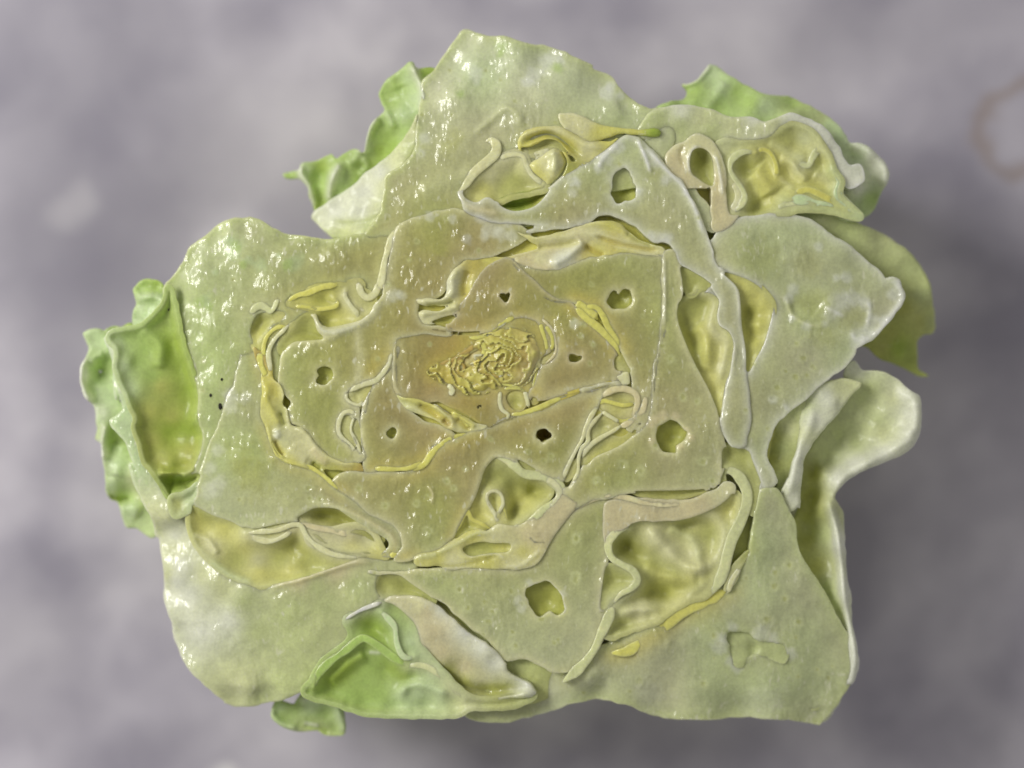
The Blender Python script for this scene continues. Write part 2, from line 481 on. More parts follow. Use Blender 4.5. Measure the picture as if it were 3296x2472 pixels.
def mk_marble():
    m = bpy.data.materials.new('grey_marble'); m.use_nodes = True
    nt = m.node_tree; N = nt.nodes; Lk = nt.links; b = N['Principled BSDF']
    tc = N.new('ShaderNodeTexCoord')

    def noise(scale, detail, dist=0.0, off=(0, 0, 0), rot=0.0, sy=1.0):
        mp = N.new('ShaderNodeMapping'); mp.inputs['Location'].default_value = off
        mp.inputs['Rotation'].default_value = (0, 0, rot); mp.inputs['Scale'].default_value = (1, sy, 1)
        Lk.new(tc.outputs['Object'], mp.inputs['Vector'])
        n = N.new('ShaderNodeTexNoise'); n.inputs['Scale'].default_value = scale; n.inputs['Detail'].default_value = detail
        n.inputs['Distortion'].default_value = dist
        Lk.new(mp.outputs['Vector'], n.inputs['Vector']); return n

    def blob(cx, cy, rx, ry, rot, p=2.0):
        """soft dark or pale cloud of the stone at a place on the slab (metres)."""
        mp = N.new('ShaderNodeMapping'); mp.vector_type = 'TEXTURE'
        mp.inputs['Location'].default_value = (cx, cy, 0); mp.inputs['Rotation'].default_value = (0, 0, rot)
        mp.inputs['Scale'].default_value = (rx, ry, 1)
        ad = N.new('ShaderNodeVectorMath'); ad.operation = 'ADD'
        Lk.new(tc.outputs['Object'], ad.inputs[0]); Lk.new(warp.outputs[0], ad.inputs[1])
        Lk.new(ad.outputs[0], mp.inputs['Vector'])
        ln = N.new('ShaderNodeVectorMath'); ln.operation = 'LENGTH'; Lk.new(mp.outputs[0], ln.inputs[0])
        return ln.outputs['Value']
    wn = noise(90, 3)
    sb = N.new('ShaderNodeVectorMath'); sb.operation = 'SUBTRACT'; sb.inputs[1].default_value = (0.5, 0.5, 0.5)
    Lk.new(wn.outputs['Color'], sb.inputs[0])
    warp = N.new('ShaderNodeVectorMath'); warp.operation = 'SCALE'; warp.inputs['Scale'].default_value = 0.010
    Lk.new(sb.outputs[0], warp.inputs[0])
    base = N.new('ShaderNodeValToRGB')
    n = noise(60, 7, 0.15, (0.1, 0.3, 0))
    cr = base.color_ramp
    cr.elements[0].position = 0.36; cr.elements[0].color = (0.40, 0.375, 0.455, 1)
    cr.elements[1].position = 0.64; cr.elements[1].color = (0.67, 0.635, 0.71, 1)
    Lk.new(n.outputs['Fac'], base.inputs[0])
    cur = base.outputs[0]

    def mix(fac_len, a, bb, col, k):
        nonlocal cur
        mr = N.new('ShaderNodeMapRange'); mr.interpolation_type = 'SMOOTHSTEP'
        mr.inputs[1].default_value = a; mr.inputs[2].default_value = bb
        mr.inputs[3].default_value = k; mr.inputs[4].default_value = 0.0
        Lk.new(fac_len, mr.inputs[0])
        mx = N.new('ShaderNodeMix'); mx.data_type = 'RGBA'
        Lk.new(mr.outputs[0], mx.inputs[0]); Lk.new(cur, mx.inputs[6]); mx.inputs[7].default_value = (*col, 1)
        cur = mx.outputs[2]

    def at(px, py):   # place on the slab seen at a full-photo position
        f = (HCAM + ZCUT) / HCAM
        return (px / 0.67112 - CX) * U * f, -(py / 0.67112 - CY) * U * f
    dark = (0.22, 0.205, 0.265); pale = (0.66, 0.63, 0.67)
    for (px, py, rx, ry, rot, k) in ((70, 90, .022, .014, 0.6, .7), (240, 330, .022, .012, 0.8, .6), (130, 560, .014, .018, 0.2, .6),
                                     (300, 560, .008, .011, -.4, .45), (60, 1300, .012, .008, 0.3, .5), (300, 20, .006, .010, 0.4, .4),
                                     (520, 30, .005, .006, .5, .35), (90, 1500, .010, .006, 0.3, .4), (420, 390, .010, .006, .6, .45),
                                     (1990, 20, .02, .008, .3, .35), (2190, 400, .012, .03, .1, .3), (230, 1650, .012, .006, .3, .4)):
        cx, cy = at(px, py)
        mix(blob(cx, cy, rx, ry, rot), 0.30, 1.30, dark, k * .85)
    for (px, py, rx, ry, rot, k) in ((165, 430, .0036, .0042, .2, .38), (475, 1662, .0022, .0022, 0, 1.0), (560, 300, .016, .012, .2, .35),
                                     (30, 1420, .008, .010, 0, .3), (1700, 60, .02, .010, 0, .25), (620, 1620, .02, .008, 0, .3)):
        cx, cy = at(px, py)
        mix(blob(cx, cy, rx, ry, rot), 0.2, 1.15, pale if k < .9 else (0.85, 0.83, 0.84), k)
    # faint brown cup-ring stain at the right edge
    cx, cy = at(2215, 270)
    ring = blob(cx, cy, .0052, .0048, .3)
    sb2 = N.new('ShaderNodeMath'); sb2.operation = 'SUBTRACT'; sb2.inputs[1].default_value = 1.0; Lk.new(ring, sb2.inputs[0])
    ab = N.new('ShaderNodeMath'); ab.operation = 'ABSOLUTE'; Lk.new(sb2.outputs[0], ab.inputs[0])
    mix(ab.outputs[0], 0.0, 0.30, (0.30, 0.20, 0.12), 0.45)
    Lk.new(cur, b.inputs['Base Color'])
    b.inputs['Roughness'].default_value = 0.45
    nb = noise(600, 4)
    bp = N.new('ShaderNodeBump'); bp.inputs['Strength'].default_value = 0.05; bp.inputs['Distance'].default_value = 0.0003
    Lk.new(nb.outputs['Fac'], bp.inputs['Height']); Lk.new(bp.outputs['Normal'], b.inputs['Normal'])
    return m


# ------------------------------------------------------------------ the marble top
def slab():
    me = bpy.data.meshes.new('marble_top')
    n = 24; S = 0.30
    V = [((i / n - .5) * 2 * S, (j / n - .5) * 2 * S, 0.0) for j in range(n + 1) for i in range(n + 1)]
    F = [(j * (n + 1) + i, j * (n + 1) + i + 1, (j + 1) * (n + 1) + i + 1, (j + 1) * (n + 1) + i) for j in range(n) for i in range(n)]
    b = [(-S, -S, -.02), (S, -S, -.02), (S, S, -.02), (-S, S, -.02)]
    k = len(V); V += b
    c = [0, n, (n + 1) ** 2 - 1, n * (n + 1)]
    for q in range(4):
        F.append((c[(q + 1) % 4], c[q], k + q, k + (q + 1) % 4))
    F.append((k + 3, k + 2, k + 1, k))
    me.from_pydata(V, [], F); me.update()
    me.materials.append(mk_marble())
    o = bpy.data.objects.new('marble_top', me); sc.collection.objects.link(o)
    o['kind'] = 'structure'
    return o


slab()

root = bpy.data.objects.new('cut_lettuce', None)
sc.collection.objects.link(root)
root.empty_display_size = 0.01
root['label'] = 'pale green lettuce head sliced across, wet cut face up on grey marble'
root['category'] = 'lettuce'

# ------------------------------------------------------------------ gaps between the leaves
# each gap: (outline, floor control points x,y,height, floor tone or tone list, ridges)
GAPS = []


def gap(key, s, ctrl, tone='yellow', ridges=(), grow=14.0):
    GAPS.append((key, s, ctrl, tone, ridges, grow)); pocket(s)


gap('left', 'N 640,265 700,205 850,170 1000,90 1300,55 1500,30 1520,100 1545,150 1640,190 1665,300 1630,390 1570,440 1490,490 1350,525 1200,555 1110,560 1040,490 980,400 900,345 750,325 640,300',
    'N 700,250,-14 900,150,-12 900,260,-40 1180,260,-50 1300,100,-70 1300,420,-45 1100,470,-60 1500,440,-30 1580,250,-60 1480,80,-20 1450,300,-35',
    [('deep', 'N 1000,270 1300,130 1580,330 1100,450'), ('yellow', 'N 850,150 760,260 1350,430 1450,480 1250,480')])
gap('left', 'N 235,500 300,410 420,390 560,385 610,410 560,470 470,520 400,600 345,720 318,850 270,800 235,720 205,620',
    'N 290,560,-60 350,500,-60 500,420,-30 250,650,-45 300,760,-25', [('deep', 'N 300,540 380,470'), ('yellow', 'N 240,680 300,800 560,410')])
gap('inner_left', 'N 720,545 800,450 880,415 940,440 975,520 1000,610 1075,700 900,722 740,738 650,790 600,850 570,800 620,680',
    'N 800,520,-30 900,450,-30 900,650,-45 700,700,-30 620,800,-18 1040,700,-50', [('olive', 'N 800,520 900,600'), ('deep', 'N 980,680 850,700')])
gap('inner_left', 'N 1390,1300 1480,1260 1600,1200 1660,1210 1640,1290 1600,1360 1540,1470 1460,1490 1370,1430 1340,1370',
    'N 1450,1310,-45 1600,1240,-30 1540,1400,-20 1440,1440,-25', [('deep', 'N 1450,1330'), ('yellow', 'N 1550,1440 1640,1230')])
gap('inner_left', 'P 1290,180 1340,130 1400,150 1410,260 1390,330 1440,450 1490,540 1430,520 1330,440 1270,360 1250,270',
    'P 1330,200,-30 1330,350,-34 1430,480,-24', [('olive', 'P 1330,250'), ('deep', 'P 1320,350')])
gap('inner_left', 'P 1440,170 1480,190 1510,300 1520,450 1540,600 1500,560 1460,420 1400,320 1410,250', 'P 1450,260,-22 1480,400,-26', 'olive')
gap('left', 'A 745,800 770,740 850,1100 910,1290 955,1420 968,1530 950,1659 B 980,50 1000,120 985,230 930,350 870,400 960,395 960,430 920,480 850,520 770,545 700,440 610,320 580,260 560,180 520,60 A 530,1659 470,1500 390,1300 400,1180 345,1060 560,1000 680,900',
    'A 820,1130,-95 900,1300,-110 930,1500,-120 700,1150,-70 560,1250,-75 450,1250,-40 520,1450,-60 700,1400,-85 780,1600,-105 620,1600,-85 480,1080,-70 380,1080,-60 B 640,200,-95 800,120,-130 950,120,-120 900,280,-70 760,330,-55 690,360,-70 740,470,-140 850,450,-160 940,400,-170',
    [('leafgreen', 'A 480,1080 600,1150 540,1250 640,1350'), ('frill', 'A 400,1120 430,1280 470,1440'), ('green', 'A 820,1130 900,1300 740,1200 940,1450 B 760,80 860,60 940,40 760,430 880,440'),
     ('olive', 'A 700,1420 620,1600 780,1640 B 640,150 900,220 700,300 900,330')],
    [('A 560,1010 640,1070 700,1150 690,1300', 18, 22, 'leafgreen', .5), ('B 680,375 760,385 880,380 960,350', 55, 13, 'olive', .3)])
gap('lower_left', 'B 690,395 740,385 850,400 975,385 975,430 940,490 870,500 790,530 770,560 720,500', 'B 740,430,-150 880,440,-170 940,410,-150 790,520,-100', 'green', (), 10)
gap('lower_left', 'B 775,560 850,540 930,500 960,470 950,560 900,600 890,650 810,690 790,660', 'B 800,640,-20 840,570,-40 930,520,-60 880,640,-16', [('olive', 'B 830,600'), ('frill', 'B 935,520 900,590')], (), 12)
gap('lower_left', 'B 910,630 950,620 1000,645 1080,685 1200,725 1300,775 1400,775 1540,745 1680,735 1760,800 1850,890 1980,960 2100,985 2000,1030 1900,1065 1700,1130 1500,1175 1400,1190 1270,1140 1150,1080 1040,990 960,890 910,750',
    'B 930,680,-40 1000,780,-55 1200,800,-40 1300,820,-30 1500,870,-80 1650,850,-110 1500,1000,-75 1250,1000,-55 1100,900,-40 1700,1050,-50 1950,1010,-20 1400,1140,-30 1050,950,-25 1600,770,-22',
    [('yellow', 'B 960,720 1150,780 1300,900 1400,1100 1600,1090'), ('deep', 'B 1600,860 1700,920 1000,680'), ('cream', 'B 1060,900 1400,1000'), ('olive', 'B 1800,1020 1550,1000 1250,1000')],
    [('B 930,820 1040,860 1110,960', 10, 10, 'cream', .5), ('B 1050,1010 1200,1110 1350,1170', 10, 14, 'frill', .5)])
gap('lower_left', 'P 760,1360 860,1290 960,1240 1100,1232 1240,1250 1330,1310 1440,1380 1560,1450 1700,1550 1760,1600 1640,1560 1500,1500 1350,1490 1150,1480 1000,1470 880,1440 800,1400',
    'P 850,1350,-60 1100,1350,-120 1300,1400,-120 1500,1470,-70 1100,1460,-70', [('deep', 'P 1100,1370 1300,1420'), ('olive', 'P 850,1360')])
gap('lower_left', 'F 0,680 150,680 330,650 420,680 480,760 510,830 540,860 420,850 300,840 150,800 0,770',
    'F 50,730,-30 250,740,-28 420,760,-40 500,830,-30', [('cream', 'F 200,720 400,740'), ('yellow', 'F 300,830 480,840')])
gap('lower_left', 'F 20,775 150,805 300,842 420,858 300,862 150,845 60,810', 'F 150,820,-40 300,850,-34', 'deep', (), 8)
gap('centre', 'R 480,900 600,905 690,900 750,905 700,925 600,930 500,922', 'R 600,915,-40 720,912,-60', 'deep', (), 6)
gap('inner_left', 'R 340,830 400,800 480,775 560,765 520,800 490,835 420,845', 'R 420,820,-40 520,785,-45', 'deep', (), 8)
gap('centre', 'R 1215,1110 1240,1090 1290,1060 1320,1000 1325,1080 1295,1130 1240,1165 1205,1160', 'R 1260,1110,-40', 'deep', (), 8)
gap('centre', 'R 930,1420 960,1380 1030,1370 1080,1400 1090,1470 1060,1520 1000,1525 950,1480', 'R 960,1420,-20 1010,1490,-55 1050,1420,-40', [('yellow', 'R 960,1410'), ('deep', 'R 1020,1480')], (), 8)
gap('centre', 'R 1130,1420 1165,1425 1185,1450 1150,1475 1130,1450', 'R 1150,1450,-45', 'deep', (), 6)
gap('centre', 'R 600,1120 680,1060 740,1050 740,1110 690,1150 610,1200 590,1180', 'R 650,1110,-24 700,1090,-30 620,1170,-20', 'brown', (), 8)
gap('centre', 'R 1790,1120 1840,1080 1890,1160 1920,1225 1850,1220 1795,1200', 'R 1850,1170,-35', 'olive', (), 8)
gap('lower_mid', 'F 1335,160 1450,195 1560,285 1640,310 1700,380 1685,440 1600,540 1510,630 1430,640 1340,600 1260,640 1180,670 1110,690 1030,740 1040,690 1110,560 1170,450 1210,340 1250,230',
    'F 1330,230,-40 1250,350,-60 1350,330,-55 1500,330,-120 1590,380,-190 1420,560,-210 1500,430,-90 1530,560,-60 1590,480,-75 1300,560,-80 1220,500,-55 1200,600,-70 1100,660,-70 1150,560,-45',
    [('olive', 'F 1300,280 1400,320 1420,560 1250,400'), ('deep', 'F 1590,370 1420,540 1500,330'), ('yellow', 'F 1500,470 1560,520 1250,560 1200,500 1220,600'), ('olive', 'F 1100,650')])
gap('lower_mid', 'F 1455,175 1500,185 1560,220 1630,262 1590,262 1530,245', 'F 1540,225,-40', 'deep', (), 6)
gap('lower_mid', 'F 1080,815 1130,780 1220,760 1300,770 1420,775 1410,830 1320,842 1230,850 1140,865', 'F 1150,820,-30 1300,800,-40', [('olive', 'F 1250,800'), ('yellow', 'F 1350,800')])
gap('right_mid', 'Q 870,492 960,440 1100,388 1200,415 1265,490 1275,530 1230,550 1130,555 1020,530 900,508', 'Q 950,480,-50 1100,470,-75 1220,480,-55', [('deep', 'Q 1130,530 950,485'), ('olive', 'Q 1120,430')], (), 8)
gap('right_mid', 'Q 845,560 900,520 1020,545 1130,575 1270,555 1290,620 1260,680 1230,720 1100,740 1000,700 900,640', 'Q 900,560,-10 1050,600,-6 1200,620,-6 1100,700,-35 1200,710,-40', [('yellow', 'Q 1000,570 1100,640 1220,640'), ('cream', 'Q 1180,610'), ('deep', 'Q 1150,705')], (), 8)
gap('right_mid', 'Q 735,960 760,840 830,750 905,692 970,730 1060,790 970,870 850,940 770,1000', 'Q 800,900,-30 900,740,-70 950,800,-60 1040,790,-30', [('olive', 'Q 790,930 830,840'), ('deep', 'Q 910,740 1000,790')], (), 8)
gap('right_mid', 'Q 650,1260 690,1150 780,1060 900,975 1010,945 1080,970 1200,920 1330,770 1345,790 1240,930 1100,1040 960,1110 800,1180 700,1280', 'Q 720,1180,-22 900,1030,-28 1050,1000,-12 1250,880,-20', [('yellow', 'Q 760,1150 950,1040'), ('olive', 'Q 850,1030')], (), 8)
gap('right_mid', 'Q 600,1230 560,1330 500,1430 440,1450 480,1350 540,1260', 'Q 500,1370,-30', 'yellow', (), 8)
gap('right', 'G 590,215 700,270 760,310 790,345 720,365 650,410 610,350 590,280', 'G 650,300,-30 740,340,-18 640,390,-45', 'olive', (), 8)
gap('right', 'G 562,500 580,460 650,415 740,385 800,400 835,440 822,540 840,600 900,640 930,720 920,800 905,900 880,960 860,1060 840,1200 812,1120 760,1000 690,870 620,720 570,580',
    'G 640,480,-55 740,480,-60 600,600,-90 780,650,-50 650,700,-110 760,760,-35 850,760,-30 720,880,-70 820,900,-35 790,1020,-55 840,1080,-20 870,640,-45',
    [('olive', 'G 620,480 740,440 640,600 680,760'), ('yellow', 'G 760,680 820,820 800,960 860,1000'), ('cream', 'G 800,640 860,860'), ('deep', 'G 610,640 700,830')],
    [('G 650,400 760,395 805,460 785,560 810,640 890,720 865,860 830,1000', 22, 20, 'cream', .6), ('G 690,590 750,690 760,800 740,900', 26, 26, 'yellow', .5), ('G 860,560 880,640 930,720', 12, 12, 'cream', .5)])
gap('right', 'G 840,245 900,260 1000,295 1080,345 1150,420 1180,500 1130,700 1070,820 1030,900 1010,900 1005,760 980,600 972,450 950,350',
    'G 920,290,-30 1050,360,-16 1130,450,-14 1050,450,-30 1010,520,-100 1100,600,-16 1030,650,-80 1070,740,-20 1020,840,-30', [('yellow', 'G 950,310 1080,420 1080,620 1130,500'), ('deep', 'G 1000,520 1010,600')])
gap('right_lower', 'G 865,1390 960,1395 1020,1410 1060,1500 1100,1600 1120,1650 H 1300,120 1290,180 1260,300 1225,160 1190,80 1130,30 1060,20 1055,100 1052,-20',
    'G 900,1430,-70 1000,1450,-50 1060,1550,-30 H 1100,40,-50 1250,170,-22', [('olive', 'G 920,1450 1000,1450'), ('flesh2', 'G 1080,1600 H 1250,170')] if False else 'olive')
gap('right_lower', 'H 480,165 620,160 740,158 900,152 1010,140 900,175 800,205 680,215 560,195', 'H 700,185,-60', 'deep', (), 8)
gap('right_lower', 'H 470,372 560,365 700,360 850,335 1000,275 1080,220 1120,180 1160,200 1165,280 1140,400 1090,500 1060,620 1030,720 960,830 820,880 680,960 640,1000 520,1040 400,1080 340,1110 290,1060 350,900 440,850 520,780 510,720 470,660 370,610 335,560 340,500 380,440 440,410',
    'H 420,520,-140 480,600,-130 520,480,-60 600,430,-35 760,420,-70 800,390,-120 620,500,-35 740,560,-45 900,450,-60 900,600,-40 1130,260,-60 1080,400,-60 1020,600,-55 600,640,-70 750,700,-45 600,830,-130 680,830,-140 520,870,-100 900,760,-45 450,950,-40 560,960,-45 620,1000,-60 420,1060,-90 780,830,-80 950,700,-40 850,660,-30',
    [('deep', 'H 420,500 470,600 620,850 700,860 780,380'), ('cream', 'H 620,450 720,540 860,580 520,950'), ('olive', 'H 600,650 740,680 900,780 1000,450 420,1060'), ('yellow', 'H 900,660 1100,300 750,900')],
    [('H 880,300 1000,320 1070,420 1050,560 980,640 860,670', 20, 24, 'cream', .6), ('H 700,400 830,450 900,560 890,640', 16, 20, 'pale', .5), ('H 460,930 560,890 700,900 850,830 980,740', 22, 22, 'cream', .5), ('H 540,640 640,700 760,740 900,740', 20, 24, 'yellow', .4), ('H 560,420 650,480 740,590 850,660 960,660', 22, 26, 'cream', .5), ('H 380,950 520,930 610,940 650,1010', 20, 20, 'cream', .4)])
gap('right_lower', 'H 290,700 320,640 400,670 470,720 500,745 450,800 360,860 270,930', 'H 340,740,-60 430,750,-50 310,860,-30', 'olive', (), 8)
gap('right_lower', 'H 1080,800 1100,700 1150,620 1230,550 1180,640 1140,740', 'H 1130,680,-40', 'deep', (), 6)
gap('upper_right', 'J 285,742 330,720 390,740 428,800 440,900 432,990 380,978 310,930 278,900 265,820', 'J 350,760,-110 350,920,-70', 'olive', (), 8)
gap('upper_right', 'J 480,690 640,680 780,660 860,632 930,590 1000,555 1070,575 1140,620 1200,690 1260,800 1290,880 1340,960 1330,1050 1390,1130 1480,1215 1300,1175 1100,1150 960,1180 850,1180 780,1195 700,1205 600,1200 550,1190 530,1100 525,900 500,800',
    'J 520,720,-20 700,720,-30 950,660,-35 900,620,-20 1120,680,-45 1000,780,-70 820,780,-90 650,900,-130 780,960,-70 850,900,-80 700,1130,-130 680,1020,-130 600,820,-80 840,1080,-75 960,880,-90 1020,860,-45 1080,930,-55 1100,780,-50 1200,820,-90 1200,930,-85 1280,980,-90 1060,1060,-45 1170,1100,-110 1360,1100,-60 560,1100,-30 600,1000,-20 620,1120,-20',
    [('pale', 'J 520,710 1080,660'), ('olive', 'J 660,900 640,820 700,1130 950,650'), ('yellow', 'J 780,950 1000,780 960,830 1200,830 1200,960 840,1060 1100,930'), ('deep', 'J 700,1180 1170,1110 1150,870'), ('cream', 'J 1030,870')],
    [('J 720,880 790,950 850,1050', 34, 40, 'yellow', .5), ('J 820,690 930,740 1030,790 1100,800', 16, 18, 'pale', .5), ('J 1150,900 1230,950 1290,1010', 18, 20, 'cream', .5), ('J 900,800 990,830 1050,900 1100,960', 20, 16, 'cream', .4), ('J 900,930 960,980 1010,1010', 16, 12, 'cream', .4)])
gap('upper', 'C 1560,1330 1650,1290 1780,1265 1900,1222 1920,1240 1870,1310 1800,1365 1690,1392 1610,1375', 'C 1650,1350,-120 1800,1300,-120', [('green', 'C 1700,1330'), ('deep', 'C 1850,1260')], (), 10)
gap('upper', 'C 1310,1240 1400,1165 1500,1065 1560,1030 1640,985 1740,975 1760,1050 1800,1120 1900,1215 1780,1262 1650,1285 1550,1325 1480,1290 1400,1330 1320,1295',
    'C 1400,1260,-45 1500,1130,-30 1620,1010,-22 1700,1120,-50 1600,1230,-60 1780,1230,-80 1520,1290,-50', [('cream', 'C 1500,1150 1600,1040'), ('olive', 'C 1680,1180 1620,1240'), ('yellow', 'C 1450,1230')])
gap('upper', 'C 1720,940 1800,930 1900,880 1990,900 2060,980 2110,1030 2080,1040 2040,980 1960,940 1900,950 1860,990 1800,1000 1740,975', 'C 1780,960,-45 2000,910,-30 1880,940,-60', 'deep', (), 8)
gap('bottom', 'F 480,1010 560,992 640,1003 720,1060 850,1150 870,1190 740,1145 600,1135 530,1165 470,1110', 'F 560,1050,-40 700,1110,-60 820,1170,-40', 'olive', (), 10)
gap('bottom', 'I 835,490 950,425 1060,385 1150,390 1230,470 1290,560 1310,660 1400,770 1470,850 1560,945 1650,1005 1760,1018 1900,1000 2040,985 1900,1050 1640,1060 1560,1100 1300,1110 1000,1100 840,1060 800,1040 640,1000 560,960 615,885 640,825 700,755 800,675 850,640 870,580',
    'I 860,500,-16 960,460,-40 1050,450,-60 1000,560,-95 1100,600,-70 900,600,-30 1160,540,-20 1250,650,-22 1250,560,-20 1350,760,-26 1000,690,-90 900,760,-85 780,820,-95 700,900,-110 1100,800,-110 1200,820,-100 1000,900,-80 1250,860,-95 1200,960,-50 1300,930,-40 1450,960,-35 1400,850,-30 1300,800,-25 850,950,-85 950,1040,-100 1150,1070,-100 1350,1060,-90 1550,1020,-70 640,960,-110 1600,930,-40 1700,960,-55 1900,960,-40',
    [('green', 'I 960,480 1030,580 1120,660 760,830 820,780 1200,850 1150,800'), ('leafgreen', 'I 880,600 1000,690 940,880 1050,960 850,980 1000,760'), ('frill', 'I 1250,640 1300,760 1300,960 1450,980 1200,980 1400,850'), ('pale', 'I 1500,960 1620,1040'), ('olive', 'I 1650,930 1800,950')],
    [('I 720,900 780,840 880,760 960,720', 24, 20, 'green', .4), ('I 1190,990 1210,940 1290,905 1400,940 1500,980', 18, 16, 'frill', .6), ('I 980,702 1020,704 1058,706', 8, 7, 'white', .8)])

# ------------------------------------------------------------------ bundles of vessels, paler and greener patches of the cut flesh, painted white gloss
spots('E 760,170 700,300 480,1010 570,1540 850,900 1120,470 1920,840 1940,760 1870,730 1430,820', 9, 'vessel', .5)
spots('F 1060,1100 1310,1230 1900,740 1890,1010 1760,1460 1270,1330 1430,1110 1120,1230 970,330 1020,380 530,510 840,680 340,380 750,490 1710,150 2030,320', 15, 'vessel', .5)
spots('G 1380,810 1330,930 1180,1070 690,1090 600,1060 730,1480 210,1500 330,1540 50,1600 700,860 520,820 1440,870 1210,1000', 15, 'vessel', .5)
spots('H 110,470 110,740 1400,690 1490,640 1340,990 1550,1010 1390,780 1000,1100 520,1390 930,1410 1460,860 1030,1150', 17, 'vessel', .5)
spots('B 1750,490 1840,570 1760,560 1260,570 1180,1010 2140,1230 1550,1480', 13, 'vessel', .5)
spots('I 940,310 490,670 350,600 560,860 1780,440 1570,300 1910,570 2100,490 2180,640 1930,660', 14, 'vessel', .5)
spots('C 1070,1430 1230,1440 1330,1590 1430,1450 1130,2 1900,330,26 1960,290,24 1810,420,26 2000,330,18 1400,420,26 1760,470,18 2100,1180 2080,1260 1030,870,20 1010,980,14', 16, 'white_gloss', .35)
spots('D 500,870,16 560,800,26 650,720,26 840,760,20 900,830,20 980,950,18 350,970,16 790,1030,14 560,330,26 580,280,18 660,350,14 1120,1040,14 940,1370,26 880,1340,14 1000,1360,16', 16, 'white_gloss', .42)  # near-white spots paint the sheen of the rib tip
spots('G 1310,370,20 1290,420,16 1310,550,14 1400,600,16 1520,590,14 1560,520,26 1620,450,34 1700,420,30 1780,450,22 1960,400,20 1990,330,20 1830,560,20 1740,660,34 1800,620,22 1660,290,16 1590,290,14 1900,560,18 1480,90,16 1180,1080,14 1270,1130,12', 16, 'white_gloss', .42)  # painted sheen and white torn tissue on the right rib
spots('H 1040,1160,30 1080,1120,22 1110,1260,22 1150,1310,18 1300,1090,30 1380,1130,20 1500,1210,20 1120,1050,20', 16, 'white_gloss', .35)
spots('F 1480,1180,14 1500,1240,16 1560,1050,14 1790,1130,14 1800,1230,14', 12, 'white', .5)
spots('Q 1460,800,14 1500,740,14 1600,690,16 1740,700,14 1880,860,12 1930,950,12 1790,1060,14 1470,1000,12', 12, 'pink', .75)
spots('E 580,560,24 1290,90,30 1350,120,26 1430,130,22 1240,130,20 1880,760,16 640,560,16', 20, 'white', .5)
spots('A 1190,380,14 1540,490,10 1410,560,22 1660,540,30 1020,820,20 1090,610,12 1220,430,34 1330,520,14', 12, 'frill', .5)
spots('A 1240,430,16 1600,560,20 980,830,18 1050,860,14 1290,560,12 B 950,1010,12 1000,1040,10 990,1320,16 960,1360,12 I 160,760,20 140,840,16 C 1580,230,18 1570,280,12 1290,560,16 1980,370,20', 14, 'leafgreen', .55)
spots('D 680,990,44 900,900,24 1540,620,10 560,1010,20 G 1460,480,60 1400,200,50 1700,560,40 1520,660,40 Z 1640,560,70 1190,560,40 1520,1320,60 1600,1180,50 P 200,800,60 60,600,60 230,880,60 E 880,180,40 930,220,24 60,1020,36 120,1080,26 C 1250,870,30 1200,940,26', 30, 'olive', .28)
spots('B 1500,1500 1330,1450,50 1150,1450,60 900,1480,60 800,1150,40 830,1000,30 Z 1400,1500,50 1200,1530,60 1090,1500,40 1650,1520,70 1120,1450,40', 40, 'white', .22)
spots('B 1100,220,20 1060,350,20 1050,520,26 1120,460,26 A 1200,1490,26 1190,1560,24 1300,1500,20', 22, 'white', .45)

rs = np.random.RandomState(5)       # further small bundles spread over the cut
for k in range(150):
    SPOTS.append((rs.uniform(650, 2800), rs.uniform(200, 2250), rs.uniform(5, 13), TONE['vessel'], rs.uniform(.25, .6)))

# ------------------------------------------------------------------ the leaves, each with the thick cut rib as its body
LEAF = {}


QUEUE = []


def leaf(key, s, name='leaf', label=None, **kw):
    QUEUE.append((key, s, name, label, kw))


def build_leaf(key, s, name, label, kw):
    o = patch(name, root, s, **kw)
    if label: o['label'] = label
    LEAF[key] = o
    return o


leaf('left', 'A 740,715 780,660 850,570 890,500 915,440 1000,365 1080,300 1170,245 1230,225 1330,222 1390,240 1440,270 1520,310 1600,335 1720,365 1850,385 1960,378 2060,355 E 250,140 400,110 560,80 620,70 610,110 580,300 500,520 300,640 N 1500,700 1000,740 600,800 560,1000 500,1300 330,1400 A 1330,1659 B 1200,60 1150,300 1000,420 960,400 900,392 830,388 900,350 960,260 985,150 995,50 A 960,1500 940,1440 910,1300 860,1150 800,1030 770,900 745,800',
     label='broad pale green outer leaf sliced through its thick base', z=2, bevel=16, rim='outer', rimw=10,
     ctrl='A 760,760,-60 900,500,-50 1100,300,-45 1300,230,-40 1600,345,-30 1850,390,-22 1000,700,-6 1300,500,-4 1600,500,-2 1900,500,0 900,1000,-24 1100,1000,-4 1100,1400,-6 950,1300,-20 1300,900,0 1500,700,0 1000,550,-16 1200,350,-18')
